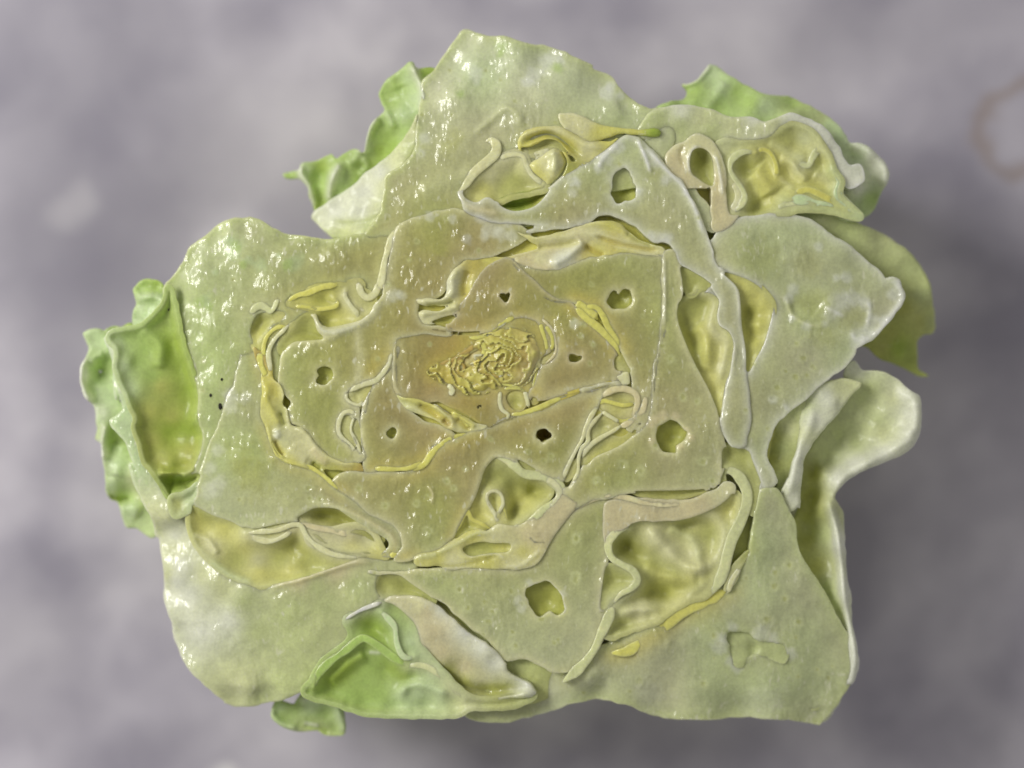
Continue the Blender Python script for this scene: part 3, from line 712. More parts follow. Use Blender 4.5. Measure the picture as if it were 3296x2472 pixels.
leaf('top', 'C 1310,110 1400,125 1530,150 1750,200 1900,225 2000,255 2212,350 D 430,150 560,200 610,240 640,300 700,370 760,410 850,450 920,450 1000,520 1050,640 1000,800 900,900 760,1000 400,1050 0,1150 C 1800,1480 1600,1520 1400,1500 1280,1460 1100,1440 960,1500 840,1560 700,1570 600,1560 690,1450 740,1350 760,1240 770,1140 900,1060 970,960 990,700 1030,560 1020,480 1060,430 1120,370 1200,240 1260,170',
     label='large pale green upper leaf with whitish patches of bruise and painted gloss', z=0, ridges=[('C 1380,840 1480,760 1560,690 1610,655 1680,690 1720,800', 9, 12, 'pale', .5), ('C 1000,1250 1200,1180 1400,1130', 8, 30, 'pale', .4)], bevel=16, rim='outer', rimw=10,
     ctrl='C 1320,130,-70 1200,300,-60 1050,480,-40 1500,200,-45 1900,260,-40 1400,350,-24 1700,350,-10 1990,450,-8 1250,600,-10 1300,900,0 1900,600,0 1700,700,0 1000,800,-16 1000,1100,-6 700,1450,-12 1000,1300,0 D 560,220,-40 700,390,-34 850,460,-20 600,450,-6 950,600,-6')
leaf('flank', 'C 980,700 990,820 970,960 890,1070 790,1150 770,1240 750,1350 700,1460 620,1570 500,1588 390,1590 330,1540 260,1480 230,1420 340,1330 500,1220 600,1130 720,1040 850,920 930,800',
     label='smooth whitish outside of the upper left leaf', z=-10, tone=[('pale', 'C 960,800 850,1040 760,1200 500,1540 700,1400'), ('white', 'C 600,1250 400,1400 720,1120 560,1400'), ('outer', 'C 640,1500 500,1580 940,960')],
     ctrl='C 975,720,0 980,900,-4 880,1060,-8 770,1200,-10 700,1440,-16 600,1560,-24 400,1580,-90 250,1430,-120 400,1300,-100 600,1150,-80 780,1010,-60 920,830,-30 550,1400,-50',
     ridges=[('C 760,1300 740,1400 620,1470 480,1485 380,1460', -10, 10, 'outer', .4), ('C 780,1200 760,1320 700,1440', 8, 14, 'white', .4)], bevel=14, mat='skin', cut=False, rough=.6)
leaf('upper_right', 'J -100,640 -60,520 0,465 60,450 180,425 240,418 330,430 430,455 520,490 620,510 720,515 800,545 860,525 950,490 1000,485 1100,510 1190,560 1260,640 1330,720 1370,800 1410,850 1470,840 1500,930 1470,970 1400,1000 1345,960 1290,880 1260,800 1200,690 1140,620 1070,575 1000,555 930,590 860,630 780,660 640,680 500,690 430,700 380,760 300,1000 500,1250 400,1300 200,1000 60,740 0,680',
     label='upper right leaf curling round a yellow pocket', z=-4, tone=[('outer', 'J 60,540 200,560 400,600 100,680'), ('pale', 'J 600,570 750,590 860,580 350,520'), ('white', 'J 1000,510 1180,600 1300,760 1440,920 200,460 720,530')],
     ctrl='J 0,520,0 200,500,0 400,560,-4 600,590,-8 800,590,-6 1000,520,-10 1180,590,-14 1330,780,-18 1450,930,-20 200,640,-10 100,700,-14 430,690,-18', bevel=9, depth=140)
leaf('loop', 'J 105,815 150,735 240,675 300,622 370,642 440,695 500,800 522,900 530,1100 620,1150 560,1260 440,1300 430,1000 380,1000 290,1000 230,1000 150,940',
     label='small folded leaf making an oval loop', z=0, tone=[('pink', 'J 180,800 200,900 470,1100 450,950'), ('cream', 'J 320,670 480,850 260,760')],
     ridges=[('J 270,900 258,820 285,740 330,710', 10, 8, 'white', .5), ('J 445,770 470,850 490,960 500,1060', 10, 7, 'white', .5), ('J 230,700 200,760 215,850', -7, 7)], bevel=8, depth=170)
leaf('right', 'G 700,-20 780,60 J 500,1275 600,1235 700,1215 780,1200 850,1187 950,1195 1080,1225 1200,1280 1300,1360 1420,1440 1530,1530 1640,1625 G 1910,295 1960,285 1995,300 2010,350 2035,410 2020,445 1980,505 1940,560 1890,620 1800,690 1740,730 1715,745 1695,790 1640,860 1560,920 1480,980 1410,1040 1340,1100 1270,1160 1200,1240 1160,1330 1140,1420 1150,1480 1195,1580 1197,1620 H 1390,60 1398,105 1370,150 1330,175 1305,185 1290,150 1250,-20 G 1030,1400 960,1395 900,1300 800,900 700,500 G 800,300 760,200',
     label='right leaf with a frayed white edge and a hollow rib', z=3, ridges=[('G 1990,320 2022,420 1980,495 1890,612 1800,685 1715,740', 8, 11, 'white_gloss', .75), ('G 1520,480 1580,510 1640,540', 5, 8, 'white_gloss', .5), ('G 1800,440 1810,520 1790,600', 6, 8, 'white_gloss', .45), ('G 1690,640 1720,690 1780,670', 5, 9, 'white_gloss', .5), ('G 1270,420 1300,520 1400,590 1500,600', 6, 8, 'pale', .6), ('G 1290,480 1400,450 1480,500', -10, 40, 'olive', .2)], bevel=14, rim='white', rimw=8,  # near-white ridges paint wet gloss along the frayed edge
     ctrl='G 900,100,0 1200,100,-8 1500,100,-20 1800,250,-36 1980,380,-34 1850,600,-26 1700,760,-18 1500,950,-14 1250,1150,-12 1150,1400,-10 1180,1600,-4 1300,700,-2 1500,400,-10 1100,900,0 1050,1300,-4',
     holes=())
leaf('left_low', 'A 1230,1080 1290,1070 1370,1180 1440,1330 1450,1450 P 330,100 390,260 450,450 520,600 680,700 930,770 1100,880 1220,990 1300,1070 1500,1200 1700,1330 1900,1470 2000,1580 F 590,640 635,720 640,780 620,835 580,860 520,850 565,800 550,740 480,690 380,640 290,590 200,540 100,515 P 1300,1270 1230,1240 1100,1232 960,1240 860,1290 770,1360 700,1415 600,1440 400,1478 250,1480 150,1470 B 1280,772 1200,722 1080,680 1000,640 955,610 955,520 970,420 1010,300 1060,170 1110,60 A 1150,1600 1185,1480 1240,1400 1255,1290 1265,1200',
     label='lower left leaf with a glassy green cut rib', z=7, bevel=10, rim='pale', rimw=7,
     ctrl='B 1000,500,-8 1060,200,-8 1110,20,-6 1300,300,0 1500,500,0 1900,600,0 A 1250,1100,-14 1350,1400,-6 F 400,600,-4 600,800,-8',
     ridges=[('F 100,490 300,560 450,640 570,720 610,800', 10, 11, 'pink', .6)])
leaf('lower_mid', 'F 150,330 250,262 440,275 560,275 700,270 800,200 870,125 950,75 E 870,1640 1000,1590 1260,1490 1500,1400 1700,1330 1900,1230 2100,1180 2212,1165 Q 1150,325 1000,385 870,480 830,560 740,680 660,830 560,1080 440,1320 390,1470 300,1440 F 1720,310 1610,265 1480,190 1330,150 1250,230 1210,340 1170,460 1110,560 1030,700 880,830 740,870 600,880 660,790 600,650 450,560 300,460 200,400',
     label='lower middle leaf with a small dark hollow in its rib', z=3, bevel=9, rim='cream', rimw=6,
     holes=['Q 95,930 110,870 160,840 220,850 280,900 275,960 230,975 195,985 160,1010 130,990'],
     ridges=[('Q 600,400 830,335 1000,305 1120,330', 7, 9, 'pink', .6), ('F 1330,150 1430,190 1500,230', 6, 8, 'pink', .6), ('F 840,370 870,420 860,490', 5, 5, 'pink', .5)])
leaf('inner_left', 'E 600,140 640,60 720,20 900,-40 1080,-50 1200,-10 1350,30 1500,70 1560,130 1450,200 1300,270 1090,300 1000,430 940,540 860,590 780,600 760,680 800,760 1000,790 1000,830 800,830 620,850 605,950 N 1960,800 1940,900 1850,1050 1700,1200 1600,1350 1540,1500 1480,100 P 1480,100 1490,400 1520,550 1540,650 1450,700 1300,700 1150,630 1000,510 900,380 800,285 700,220 640,100 N 700,1470 600,1330 570,1150 590,950 640,810 740,738 1000,722 1080,712 1040,650 1000,615 975,540 940,440 980,430 1010,500 1090,570 1200,565 1330,540 1480,495 1620,410 1690,310 1750,210 1790,110',
     label='inner left leaf with a white curled edge', z=5, bevel=9, rim='cream', rimw=6,
     ridges=[('N 930,420 990,500 1060,600 1180,620 1350,580 1500,520 1650,400 1750,230', 9, 13, 'white', .75), ('N 1060,660 1150,690 1250,640', 5, 12, 'cream', .5)],
     holes=['N 1000,1060 1080,1030 1150,1050 1190,1110 1180,1190 1120,1240 1040,1250 960,1220 1010,1150'])
leaf('inner_low', 'E 560,1000 620,1180 680,1340 800,1440 950,1500 1040,1570 960,1640 F 900,60 870,125 790,200 660,250 470,248 400,262 370,200 355,60 E 345,1500 375,1340 445,1190 520,1080',
     label='inner lower leaf with a round hollow', z=1, bevel=7, rim='cream', rimw=5,
     holes=['P 1840,300 1900,280 1945,310 1940,370 1900,420 1850,400 1820,350'])
leaf('core_right', 'R 980,345 1120,400 1300,420 1420,390 1560,330 1700,310 1900,290 2100,300 2175,330 2192,500 2198,800 2150,1000 2110,1250 2080,1500 2040,1659 1880,1659 1940,1500 1930,1300 1900,1180 1830,1020 1760,880 1680,760 1560,690 1450,660 1300,640 1180,560 1080,460',
     label='brownish upper inner leaf with a hollow rib', z=4, bevel=7, rim='cream', rimw=5,
     holes=['R 1730,650 1760,590 1800,570 1820,610 1870,560 1920,600 1930,660 1890,715 1820,725 1760,710'])
leaf('core_top', 'R 900,350 960,338 1080,440 1200,545 1330,640 1450,685 1540,800 1640,900 1750,1010 1800,1100 1825,1220 1790,1290 1650,1345 1400,1395 1300,1420 1170,1440 1120,1420 1160,1300 1220,1180 1260,1060 1250,950 1200,850 1130,790 1010,775 900,825 830,880 740,905 620,905 500,895 480,830 540,760 600,660 680,550 760,420 840,370',
     label='brown heart leaf with a small hollow', z=7, bevel=7, rim='pink', rimw=4,
     holes=['R 880,620 905,580 930,605 965,590 970,620 945,660 910,672', 'R 1430,1130 1440,1085 1490,1100 1530,1090 1540,1125 1500,1150 1460,1150'])
leaf('centre', 'R 60,1000 120,930 200,870 320,885 480,905 620,935 760,930 900,835 1010,785 1130,790 1210,870 1260,1000 1240,1180 1170,1300 1120,1420 1050,1540 960,1600 850,1620 780,1640 640,1560 500,1500 380,1450 250,1480 130,1440 60,1360 45,1200',
     label='browned heart of the lettuce', z=3, bevel=7, rim=None, rimw=5,
     holes=['R 865,1070 885,1055 905,1065 900,1085 878,1090', 'R 425,1215 445,1200 460,1215 445,1235 428,1230', 'R 1045,945 1065,935 1075,955 1055,970', 'R 695,1490 730,1475 740,1490 715,1505'],
     ridges=[('R 50,1000 45,1200 60,1350 110,1420', 6, 7, 'pink', .5)])
leaf('right_mid', 'G 470,130 560,130 590,300 580,420 555,470 562,560 620,720 690,870 760,1000 810,1120 840,1280 862,1420 856,1540 830,1620 H 1040,90 1000,130 900,152 740,158 560,162 450,168 350,192 200,222 100,282 -20,380 F 1830,565 1750,650 1680,750 1600,760 1560,700 1640,590 1790,470 Q 420,1560 480,1560 560,1450 650,1330 800,1180 1050,1060 1200,960 1400,800 1470,600 1485,350 1510,50 G 440,800 455,600 468,400 472,250',
     label='right inner leaf with a round hollow near its edge', z=6, bevel=9, rim='cream', rimw=6,
     holes=['Q 1520,930 1545,840 1620,780 1690,745 1770,770 1820,830 1900,900 1880,960 1790,1020 1765,1040 1755,1140 1680,1130 1580,1090 1540,1020'],
     ridges=[('G 478,150 482,400 478,600', 8, 6, 'white', .5)])  # white line paints the glint along the rib edge
leaf('upper', 'D 640,682 700,650 780,660 850,720 930,790 1000,880 1090,960 1150,1060 1210,1180 1260,1300 1290,1400 1330,1530 1400,1630 G 850,230 940,330 970,400 978,600 1008,750 1015,900 1025,1100 1012,1330 970,1380 910,1378 860,1300 845,1220 870,1050 905,920 932,800 905,690 830,600 818,540 835,440 790,350 700,270 585,200 560,130 D 1060,1470 1010,1400 950,1380 900,1390 840,1330 760,1260 640,1205 500,1195 380,1255 200,1300 0,1320 C 1900,1500 1700,1480 1560,1470 1440,1430 1330,1390 1290,1320 1272,1265 1300,1262 1330,1300 1400,1338 1480,1300 1560,1345 1650,1392 1720,1390 1850,1350 D 60,1110 100,1060 180,990 280,900 400,840 520,755',
     label='upper middle leaf rising to a pointed glossy rib', z=10, bevel=11, rim='white', rimw=7,
     holes=['D 600,1000 605,930 640,880 690,862 735,920 765,1000 762,1070 700,1102 620,1105 592,1060'],
     ridges=[('C 1285,1275 1320,1345 1430,1385 1560,1410', 8, 12, 'pink', .6), ('G 830,440 822,540 840,600 900,650 928,760 905,900', 8, 7, 'cream', .7), ('G 770,40 850,240 950,370 970,560', 6, 6, 'cream', .5),
             ('D 780,665 840,800 870,900', 10, 7, 'white_gloss', .7), ('D 860,740 1000,890 1100,990 1180,1130 1250,1330', 10, 9, 'white_gloss', .7), ('D 640,690 560,760 490,860', 8, 11, 'white_gloss', .6)])  # gloss of the wet rib painted as near-white ridges
leaf('lower_hole', 'F 420,985 640,972 760,958 1100,955 1500,958 1620,850 1680,760 1760,650 1830,572 1950,490 2090,440 2200,470 2212,600 2110,640 2100,900 2085,1150 2140,1250 2100,1380 2050,1500 1980,1590 1930,1650 I 2200,830 2090,790 1990,735 1900,745 1860,740 1800,680 1700,590 1560,470 1440,360 1330,310 1230,260 1160,200 1060,195',
     label='lower leaf with a large pale rimmed hollow', z=0, bevel=10, rim='cream', rimw=6,
     holes=['F 1530,1110 1590,1070 1690,1040 1735,1075 1790,1150 1800,1250 1760,1290 1700,1262 1620,1290 1560,1220'],
     ctrl='F 600,980,0 1200,1000,0 1900,600,-4 1500,1400,-8 1900,1500,-14 1300,1500,-14 2050,1200,-6 1000,1150,-2')
leaf('lower_left', 'L 520,860 570,850 620,950 700,1060 760,1200 780,1350 760,1500 830,1659 M 850,180 920,330 930,550 980,750 1080,950 1180,1150 1280,1300 1350,1500 B 830,690 900,700 940,800 960,890 1040,990 1150,1080 1270,1140 1400,1190 1500,1175 1700,1130 1900,1065 2000,1030 F 300,870 500,890 720,880 740,960 640,975 560,990 480,1010 470,1110 530,1165 I 1060,385 950,425 835,490 870,580 850,640 800,675 700,755 640,825 615,885 560,940 490,970 380,1010 250,1040 130,1045 50,1020 Z 520,1522 480,1508 440,1475 410,1440 390,1400 372,1350 360,1300 355,1250 352,1200 350,1165 B 685,830 640,700 600,640 560,560 520,440 480,330 M 960,1200 900,1000 840,850 790,700 740,600 600,460 575,385 640,340 720,250 700,150 640,0 L 630,1600 605,1400 620,1200 590,1050',
     label='broad whitish green lower left outer leaf', z=-4, bevel=26, rim=None,
     tone=[('white', 'B 860,1050 900,1250 1000,1500 820,1150 1180,1430 800,850'), ('pale', 'B 700,700 800,900 1150,1200 1000,1100 740,1100 I 200,900 100,900'), ('outer', 'B 1300,1300 1400,1500 1800,1200 1600,1400 I 700,400 500,600 500,400 900,280 600,800 300,980 400,900'),
           ('frill', 'L 560,950 640,1150 690,1400 M 780,200 800,500 900,800'), ('pink', 'B 1700,1140 1950,1060')],
     ctrl='B 700,850,-90 730,1200,-90 800,1550,-90 860,1100,-40 1000,1400,-44 1100,1150,-8 1300,1250,-4 1600,1300,-4 1800,1100,0 I 100,1020,-90 300,1020,-80 200,900,-44 450,900,-26 550,900,-30 600,600,-6 900,350,0 700,700,-12 L 560,900,-50 680,1300,-40 M 740,100,-30 850,500,-26 950,850,-22 B 750,650,-14',
     ridges=[('L 550,880 600,1000 650,1150 690,1350 700,1550', 12, 12, 'white', .5), ('B 1500,1180 1700,1128 1900,1066 2040,1020 2180,1010', 14, 12, 'pink', .7)])
leaf('right_low', 'H 1290,180 1395,160 1450,240 1520,370 1530,480 1560,570 1620,670 1700,790 1780,940 1840,1060 1880,1150 1900,1260 1880,1390 1830,1480 1780,1560 1690,1652 Z 1770,1560 1700,1550 1600,1548 1500,1552 1430,1545 1350,1520 1290,1505 1230,1520 1150,1545 1070,1560 I 1640,1130 1590,1075 1560,1030 1700,950 1850,800 1850,700 2000,650 H 100,1200 300,1150 340,1110 400,1080 520,1040 640,1000 700,950 820,880 960,830 1060,780 1150,640 1230,550 1265,400 1280,280',
     label='large lower right outer leaf with a ragged hollow', z=-10, bevel=16, rim='outer', rimw=12,
     tone=None, holes=['H 1085,1085 1150,1070 1220,1085 1260,1110 1300,1140 1380,1145 1440,1150 1470,1200 1450,1260 1380,1240 1300,1215 1240,1225 1200,1250 1180,1290 1140,1280 1120,1220 1100,1150'],
     ctrl='H 1290,200,10 1300,500,0 1500,700,-20 1700,950,-40 1850,1200,-60 1800,1500,-80 1300,900,-10 1000,1000,-4 600,1150,-4 200,1350,-10 900,1400,-34 1300,1400,-40 1500,1100,-30 400,1450,-34 Z 1770,1550,-110 1600,1540,-80 1430,1535,-70 1290,1500,-70 1150,1535,-70')

# hollows of the ribs: their inner floors
HOLLOWS = []
HQ = []


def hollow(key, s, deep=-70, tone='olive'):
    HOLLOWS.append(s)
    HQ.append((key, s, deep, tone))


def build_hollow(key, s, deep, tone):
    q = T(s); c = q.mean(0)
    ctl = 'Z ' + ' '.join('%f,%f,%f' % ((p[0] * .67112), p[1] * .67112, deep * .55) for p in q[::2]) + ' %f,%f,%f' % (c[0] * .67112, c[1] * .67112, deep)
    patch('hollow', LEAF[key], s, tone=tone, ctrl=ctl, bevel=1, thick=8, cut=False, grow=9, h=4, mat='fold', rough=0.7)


hollow('lower_mid', 'Q 95,930 110,870 160,840 220,850 280,900 275,960 230,975 195,985 160,1010 130,990', -170, 'brown')
hollow('inner_left', 'N 1000,1060 1080,1030 1150,1050 1190,1110 1180,1190 1120,1240 1040,1250 960,1220 1010,1150', -35)
hollow('inner_low', 'P 1840,300 1900,280 1945,310 1940,370 1900,420 1850,400 1820,350', -40)
hollow('core_right', 'R 1730,650 1760,590 1800,570 1820,610 1870,560 1920,600 1930,660 1890,715 1820,725 1760,710', -50)
hollow('core_top', 'R 880,620 905,580 930,605 965,590 970,620 945,660 910,672', -60)
hollow('core_top', 'R 1430,1130 1440,1085 1490,1100 1530,1090 1540,1125 1500,1150 1460,1150', -50)
for q in ('R 865,1070 885,1055 905,1065 900,1085 878,1090', 'R 425,1215 445,1200 460,1215 445,1235 428,1230', 'R 1045,945 1065,935 1075,955 1055,970', 'R 695,1490 730,1475 740,1490 715,1505'):
    hollow('centre', q, -50, 'deep')
hollow('right_mid', 'Q 1520,930 1545,840 1620,780 1690,745 1770,770 1820,830 1900,900 1880,960 1790,1020 1765,1040 1755,1140 1680,1130 1580,1090 1540,1020', -60)
hollow('upper', 'D 600,1000 605,930 640,880 690,862 735,920 765,1000 762,1070 700,1102 620,1105 592,1060', -60)
hollow('lower_hole', 'F 1530,1110 1590,1070 1690,1040 1735,1075 1790,1150 1800,1250 1760,1290 1700,1262 1620,1290 1560,1220', -60)
hollow('right_low', 'H 1085,1085 1150,1070 1220,1085 1260,1110 1300,1140 1380,1145 1440,1150 1470,1200 1450,1260 1380,1240 1300,1215 1240,1225 1200,1250 1180,1290 1140,1280 1120,1220 1100,1150', -70, 'outer')

SIL = 'Z 372,640 395,590 445,520 520,490 600,505 720,530 840,505 905,420 930,300 960,200 1010,110 1080,95 1200,130 1290,190 1370,245 1450,250 1600,280 1740,290 1800,370 1840,450 1800,480 1830,540 1900,610 1930,650 1900,700 1830,760 1740,840 1680,920 1660,1000 1660,1080 1700,1120 1740,1260 1800,1380 1820,1440 1780,1530 1600,1530 1430,1520 1290,1490 1150,1520 1060,1530 900,1470 700,1470 520,1500 430,1440 380,1330 375,1200 400,1130 440,1050 470,900 430,760'
# shallow dent on the right leaf (the hollow under a thin skin)
# ------------------------------------------------------------------ thin cut edges
BQ = []


def B(key, s, w, z=0.0, tone='cream', **kw):
    BQ.append((key, s, w, z, tone, kw))
    p = T(s)
    if p.shape[1] == 2: p = np.hstack([p, np.zeros((len(p), 1))])
    p[np.isnan(p[:, 2]), 2] = 0
    BLADES.append((crom(p, False, 9), w, z * .5, tone))


B('left', 'N 640,270 760,190 880,160 1000,110 1100,80 1250,60', 9, 2, 'yellow')
B('left', 'N 660,310 800,320 900,330 1000,350 1120,340 1210,320 1240,280 1200,225', 7, -6, 'yellow')
B('left', 'N 1340,130 1330,200 1370,270 1420,340 1470,400 1490,450', 8, -4, 'cream')
B('left', 'N 1340,260 1430,310 1540,370 1610,400', 9, -22, 'cream')
B('left', 'N 1760,20 1720,90 1680,170 1600,215 1530,170 1500,90 1470,30', 11, -2, 'cream')
B('left', 'E 590,100 560,200 530,300 510,420 490,520', 11, 4, 'cream')
B('left', 'N 200,420 260,340 330,310 400,340 440,380 490,330 520,260 570,230', 9, 4, 'pale')
B('inner_left', 'N 660,540 580,620 500,700 440,800 420,900 440,1040 450,1130', 7, 6, 'cream')
B('inner_left', 'N 640,560 550,560 460,610 390,700 360,820 370,950', 6, 0, 'yellow')
B('left', 'N 330,850 320,940 340,1030 400,1160', 9, 0, 'yellow')
B('left_low', 'P 390,260 430,380 480,520 560,630 700,700 860,740 950,770 1080,860 1200,970 1290,1045', 6, 12, 'yellow')
B('inner_left', 'P 1450,200 1430,110 1370,90 1300,120 1255,220 1250,330 1300,410 1390,490 1440,560 1480,630', 6, 7, 'cream')
B('inner_left', 'P 1450,130 1410,230 1400,320 1440,400 1480,480 1500,560 1510,640', 5, 7, 'cream')
B('inner_low', 'P 1660,770 1760,770 1900,775 2050,770 2160,740 2240,690', 8, 8, 'yellow')
B('inner_low', 'F 700,255 800,215 850,150 900,90 980,40 1040,20 E 1080,1560 1170,1530', 9, 8, 'yellow')
B('inner_left', 'N 1910,820 1870,920 1840,1020 1760,1130 1690,1200 1560,1240 1440,1290 1370,1330', 8, 8, 'cream')
B('inner_left', 'N 1360,1330 1340,1400 1400,1460 1500,1490 1540,1440', 6, 6, 'cream')
B('inner_left', 'N 1890,830 1800,920 1700,1010 1650,1080 1650,1160', 6, 4, 'yellow')
B('core_right', 'R 1470,690 1560,790 1660,870 1740,950 1800,1020 1830,1090', 10, 10, 'yellow')
B('core_right', 'R 1520,720 1640,710 1700,780 1740,870 1800,960 1830,1040', 8, 9, 'yellow')
B('core_right', 'R 1480,670 1580,740 1650,800', 12, 7, 'yellow')
# heart
B('centre', 'R 620,950 720,950 790,920 870,860 950,810 1020,780', 7, 9, 'yellow')
B('centre', 'R 760,960 820,890 900,850 960,800', 5, 9, 'cream')
B('core_top', 'R 1200,830 1220,900 1240,960 1260,1060', 7, 10, 'yellow')
B('core_top', 'R 1240,850 1290,930 1300,1000 1280,1060', 7, 10, 'yellow')
B('core_top', 'R 1200,790 1290,880 1325,990 1320,1080 1240,1160', 5, 9, 'pink')
B('centre', 'R 740,980 760,1040 750,1090', 7, 10, 'yellow')
B('centre', 'R 770,1000 800,1060 860,1040 930,1030 1000,1050', 6, 8, 'brown')
B('centre', 'R 600,1240 680,1190 780,1160 870,1130 960,1120', 8, 9, 'yellow')
B('centre', 'R 620,1270 740,1230 860,1190 960,1180', 7, 8, 'yellow')
B('centre', 'R 600,1300 640,1350 720,1340 810,1300 880,1260', 7, 9, 'yellow')
B('centre', 'R 360,1200 440,1160 540,1120 620,1060 700,1000', 8, 6, 'brown')
B('centre', 'R 370,1240 450,1260 540,1230 590,1260', 7, 6, 'yellow')
B('centre', 'R 470,1320 510,1370 480,1400', 9, 9, 'cream')
B('centre', 'R 1180,1140 1170,1230 1150,1320 1140,1420', 6, 11, 'yellow')
B('centre', 'R 1210,1170 1190,1260 1190,1340 1180,1440', 5, 9, 'cream')
B('centre', 'R 880,1310 960,1330 1040,1350 1110,1390', 5, 8, 'yellow')
B('centre', 'R 890,1370 880,1450 900,1520 950,1560 930,1600', 7, 11, 'cream')
B('centre', 'R 1080,1370 1095,1430 1110,1500', 6, 11, 'cream')
B('centre', 'R 900,1360 980,1350 1070,1360 1150,1420', 5, 8, 'yellow')
B('centre', 'R 950,1560 1050,1550 1180,1510 1290,1460 1400,1410', 8, 8, 'yellow')
B('centre', 'R 360,1480 430,1540 490,1590 510,1640', 8, 12, 'cream')
B('centre', 'R 500,1540 600,1600 650,1659', 8, 9, 'yellow')
for q, tn in (('R 690,1040 720,1010 740,1060', 'brown'), ('R 820,1180 900,1160 960,1200', 'brown'), ('R 640,1310 690,1290 740,1250', 'yellow'), ('R 840,1250 900,1220 960,1240', 'yellow'), ('R 560,1140 600,1180 580,1240', 'brown'),
              ('R 930,1070 990,1090 1040,1120', 'yellow'), ('R 1130,1090 1140,1160 1120,1220', 'pink'), ('R 780,1110 830,1090 880,1100', 'cream'), ('R 700,1280 760,1290 800,1260', 'cream'), ('R 530,1180 500,1220 540,1270', 'yellow')):
    B('centre', q, 5, 8, tn)
B('lower_mid', 'Q 60,650 200,590 400,490 600,410 830,345', 7, 6, 'gold')
B('centre', 'R 60,1010 48,1180 62,1340 100,1410', 6, 8, 'cream')
B('core_right', 'R 1300,1420 1500,1370 1680,1330 1790,1290', 7, 8, 'gold')
# right fan
B('right_mid', 'Q 840,560 760,680 690,830 640,980 560,1120 470,1300 410,1440 400,1500', 6, 10, 'cream')
B('right_mid', 'Q 890,650 800,740 720,840 705,910 710,1000 640,1080 600,1200 595,1350 550,1450 480,1560', 6, 10, 'cream')
B('right_mid', 'Q 880,645 960,695 1080,765', 5, 9, 'cream')
B('right_mid', 'Q 1110,805 1000,880 880,945 760,1025 690,1100 640,1190', 6, 9, 'cream')
B('right_mid', 'Q 830,560 900,520 1000,540 1130,570 1260,550', 6, 4, 'yellow')
B('right_mid', 'Q 980,700 1060,740 1150,760 1230,720', 5, 0, 'yellow')
B('right_mid', 'Q 870,470 980,400 1100,370 1200,390 1280,440 1300,540 1270,650 1240,710', 9, 9, 'pink')
B('right_mid', 'Q 1090,820 1200,780 1300,700 1370,600 1400,450', 9, 8, 'pink')
B('right_mid', 'Q 1110,180 1130,230 1150,290 1160,340', 15, 8, 'cream', taper=True)
# lower middle
B('lower_mid', 'F 1320,145 1420,190 1510,270 1610,290 1700,310 1770,370 1780,440 1720,500 1620,570 1520,650', 17, 8, 'pale')
B('lower_mid', 'F 1660,300 1740,350 1775,410 1740,490 1690,530', 12, 10, 'cream')  # paler strip paints the highlight on this fold
B('lower_mid', 'F 1015,715 1060,640 1110,545 1150,600 1210,630 1275,665', 6, 2, 'yellow')
B('lower_mid', 'F 1335,640 1320,580 1285,520 1255,460 1265,415 1310,398 1355,425 1370,490 1345,545 1330,590', 6, 0, 'cream')
B('lower_mid', 'F 1370,480 1380,550 1395,610', 5, -8, 'yellow')
B('lower_mid', 'F 1490,650 1420,680 1340,650', 12, 6, 'cream')
leaf('lower_fold', 'F 1500,650 1620,570 1740,480 1800,420 1850,450 1900,500 1830,580 1750,670 1690,770 1640,860 1570,925 1460,950 1380,935 1280,945 1150,935 1000,948 880,920 760,912 735,885 760,850 880,830 1000,760 1100,700 1180,680 1260,690 1340,645 1430,660',
     label='small pale yellow leaf folded over in the lower middle', z=7, tone=[('pink', 'F 1650,700 1750,550 1550,720'), ('cream', 'F 1450,780 1300,700 1480,900 1000,900'), ('yellow', 'F 900,880 1250,900 1150,720 1500,830')], bevel=8, depth=120,
     ridges=[('F 1120,860 1230,850 1320,845 1380,880', 7, 7, 'cream', .6), ('F 900,840 1050,770 1180,700 1280,700', 7, 8, 'pale', .5), ('F 760,870 900,850', 6, 10, 'pale', .6), ('F 900,930 1050,930 1200,900 1330,860', -5, 6, 'yellow', .4),
             ('F 1390,930 1480,935 1570,880 1630,830', 6, 7, 'cream', .6)])
B('lower_left', 'B 1310,815 1400,800 1530,790 1640,750 1700,760 1740,830 1800,890 1900,950 2000,975 2120,985', 8, 4, 'cream')
B('lower_left', 'B 1330,830 1420,860 1500,865 1580,830 1640,790', 8, -4, 'cream')
B('lower_left', 'F 0,760 100,820 240,870 330,865', 6, -4, 'cream')
B('lower_left', 'P 700,1420 860,1440 1000,1475 1200,1510 1400,1560', 9, -8, 'pink')
B('lower_left', 'F 560,850 660,870 740,880', 8, 2, 'yellow')
# lower right
B('right_low', 'H 440,400 370,430 325,480 318,540 345,600 420,645 480,680 505,740 470,790 400,830 350,890', 11, 4, 'pale')
B('right_low', 'H 350,890 320,980 270,1090 220,1200 130,1310 30,1395', 13, -4, 'pale')
B('right_mid', 'H -10,375 80,290 200,225 330,195 450,210 560,240 700,250 850,240 980,220 1080,170', 8, 5, 'pink', name='leaf_edge')
leaf('right_band', 'H 300,250 420,215 560,215 680,230 800,225 900,200 1010,160 1080,110 1130,130 1120,180 1080,225 1000,275 850,335 700,355 560,350 480,358 420,400 370,420 330,470 300,500 290,400',
     label='pinkish white leaf edge above the lower right pocket', z=2, tone=[('pink', 'H 400,300 600,290 900,270'), ('cream', 'H 1050,170')], bevel=9, depth=140)
B('right_low', 'H 1060,20 1130,40 1180,90 1215,170 1210,260 1170,370 1120,470 1090,570 1060,690 1010,790 960,840', 17, 0, 'pale')
B('right_low', 'H 1090,800 960,870 800,950 650,1060 520,1150 440,1200 350,1210', 18, -22, 'yellow')
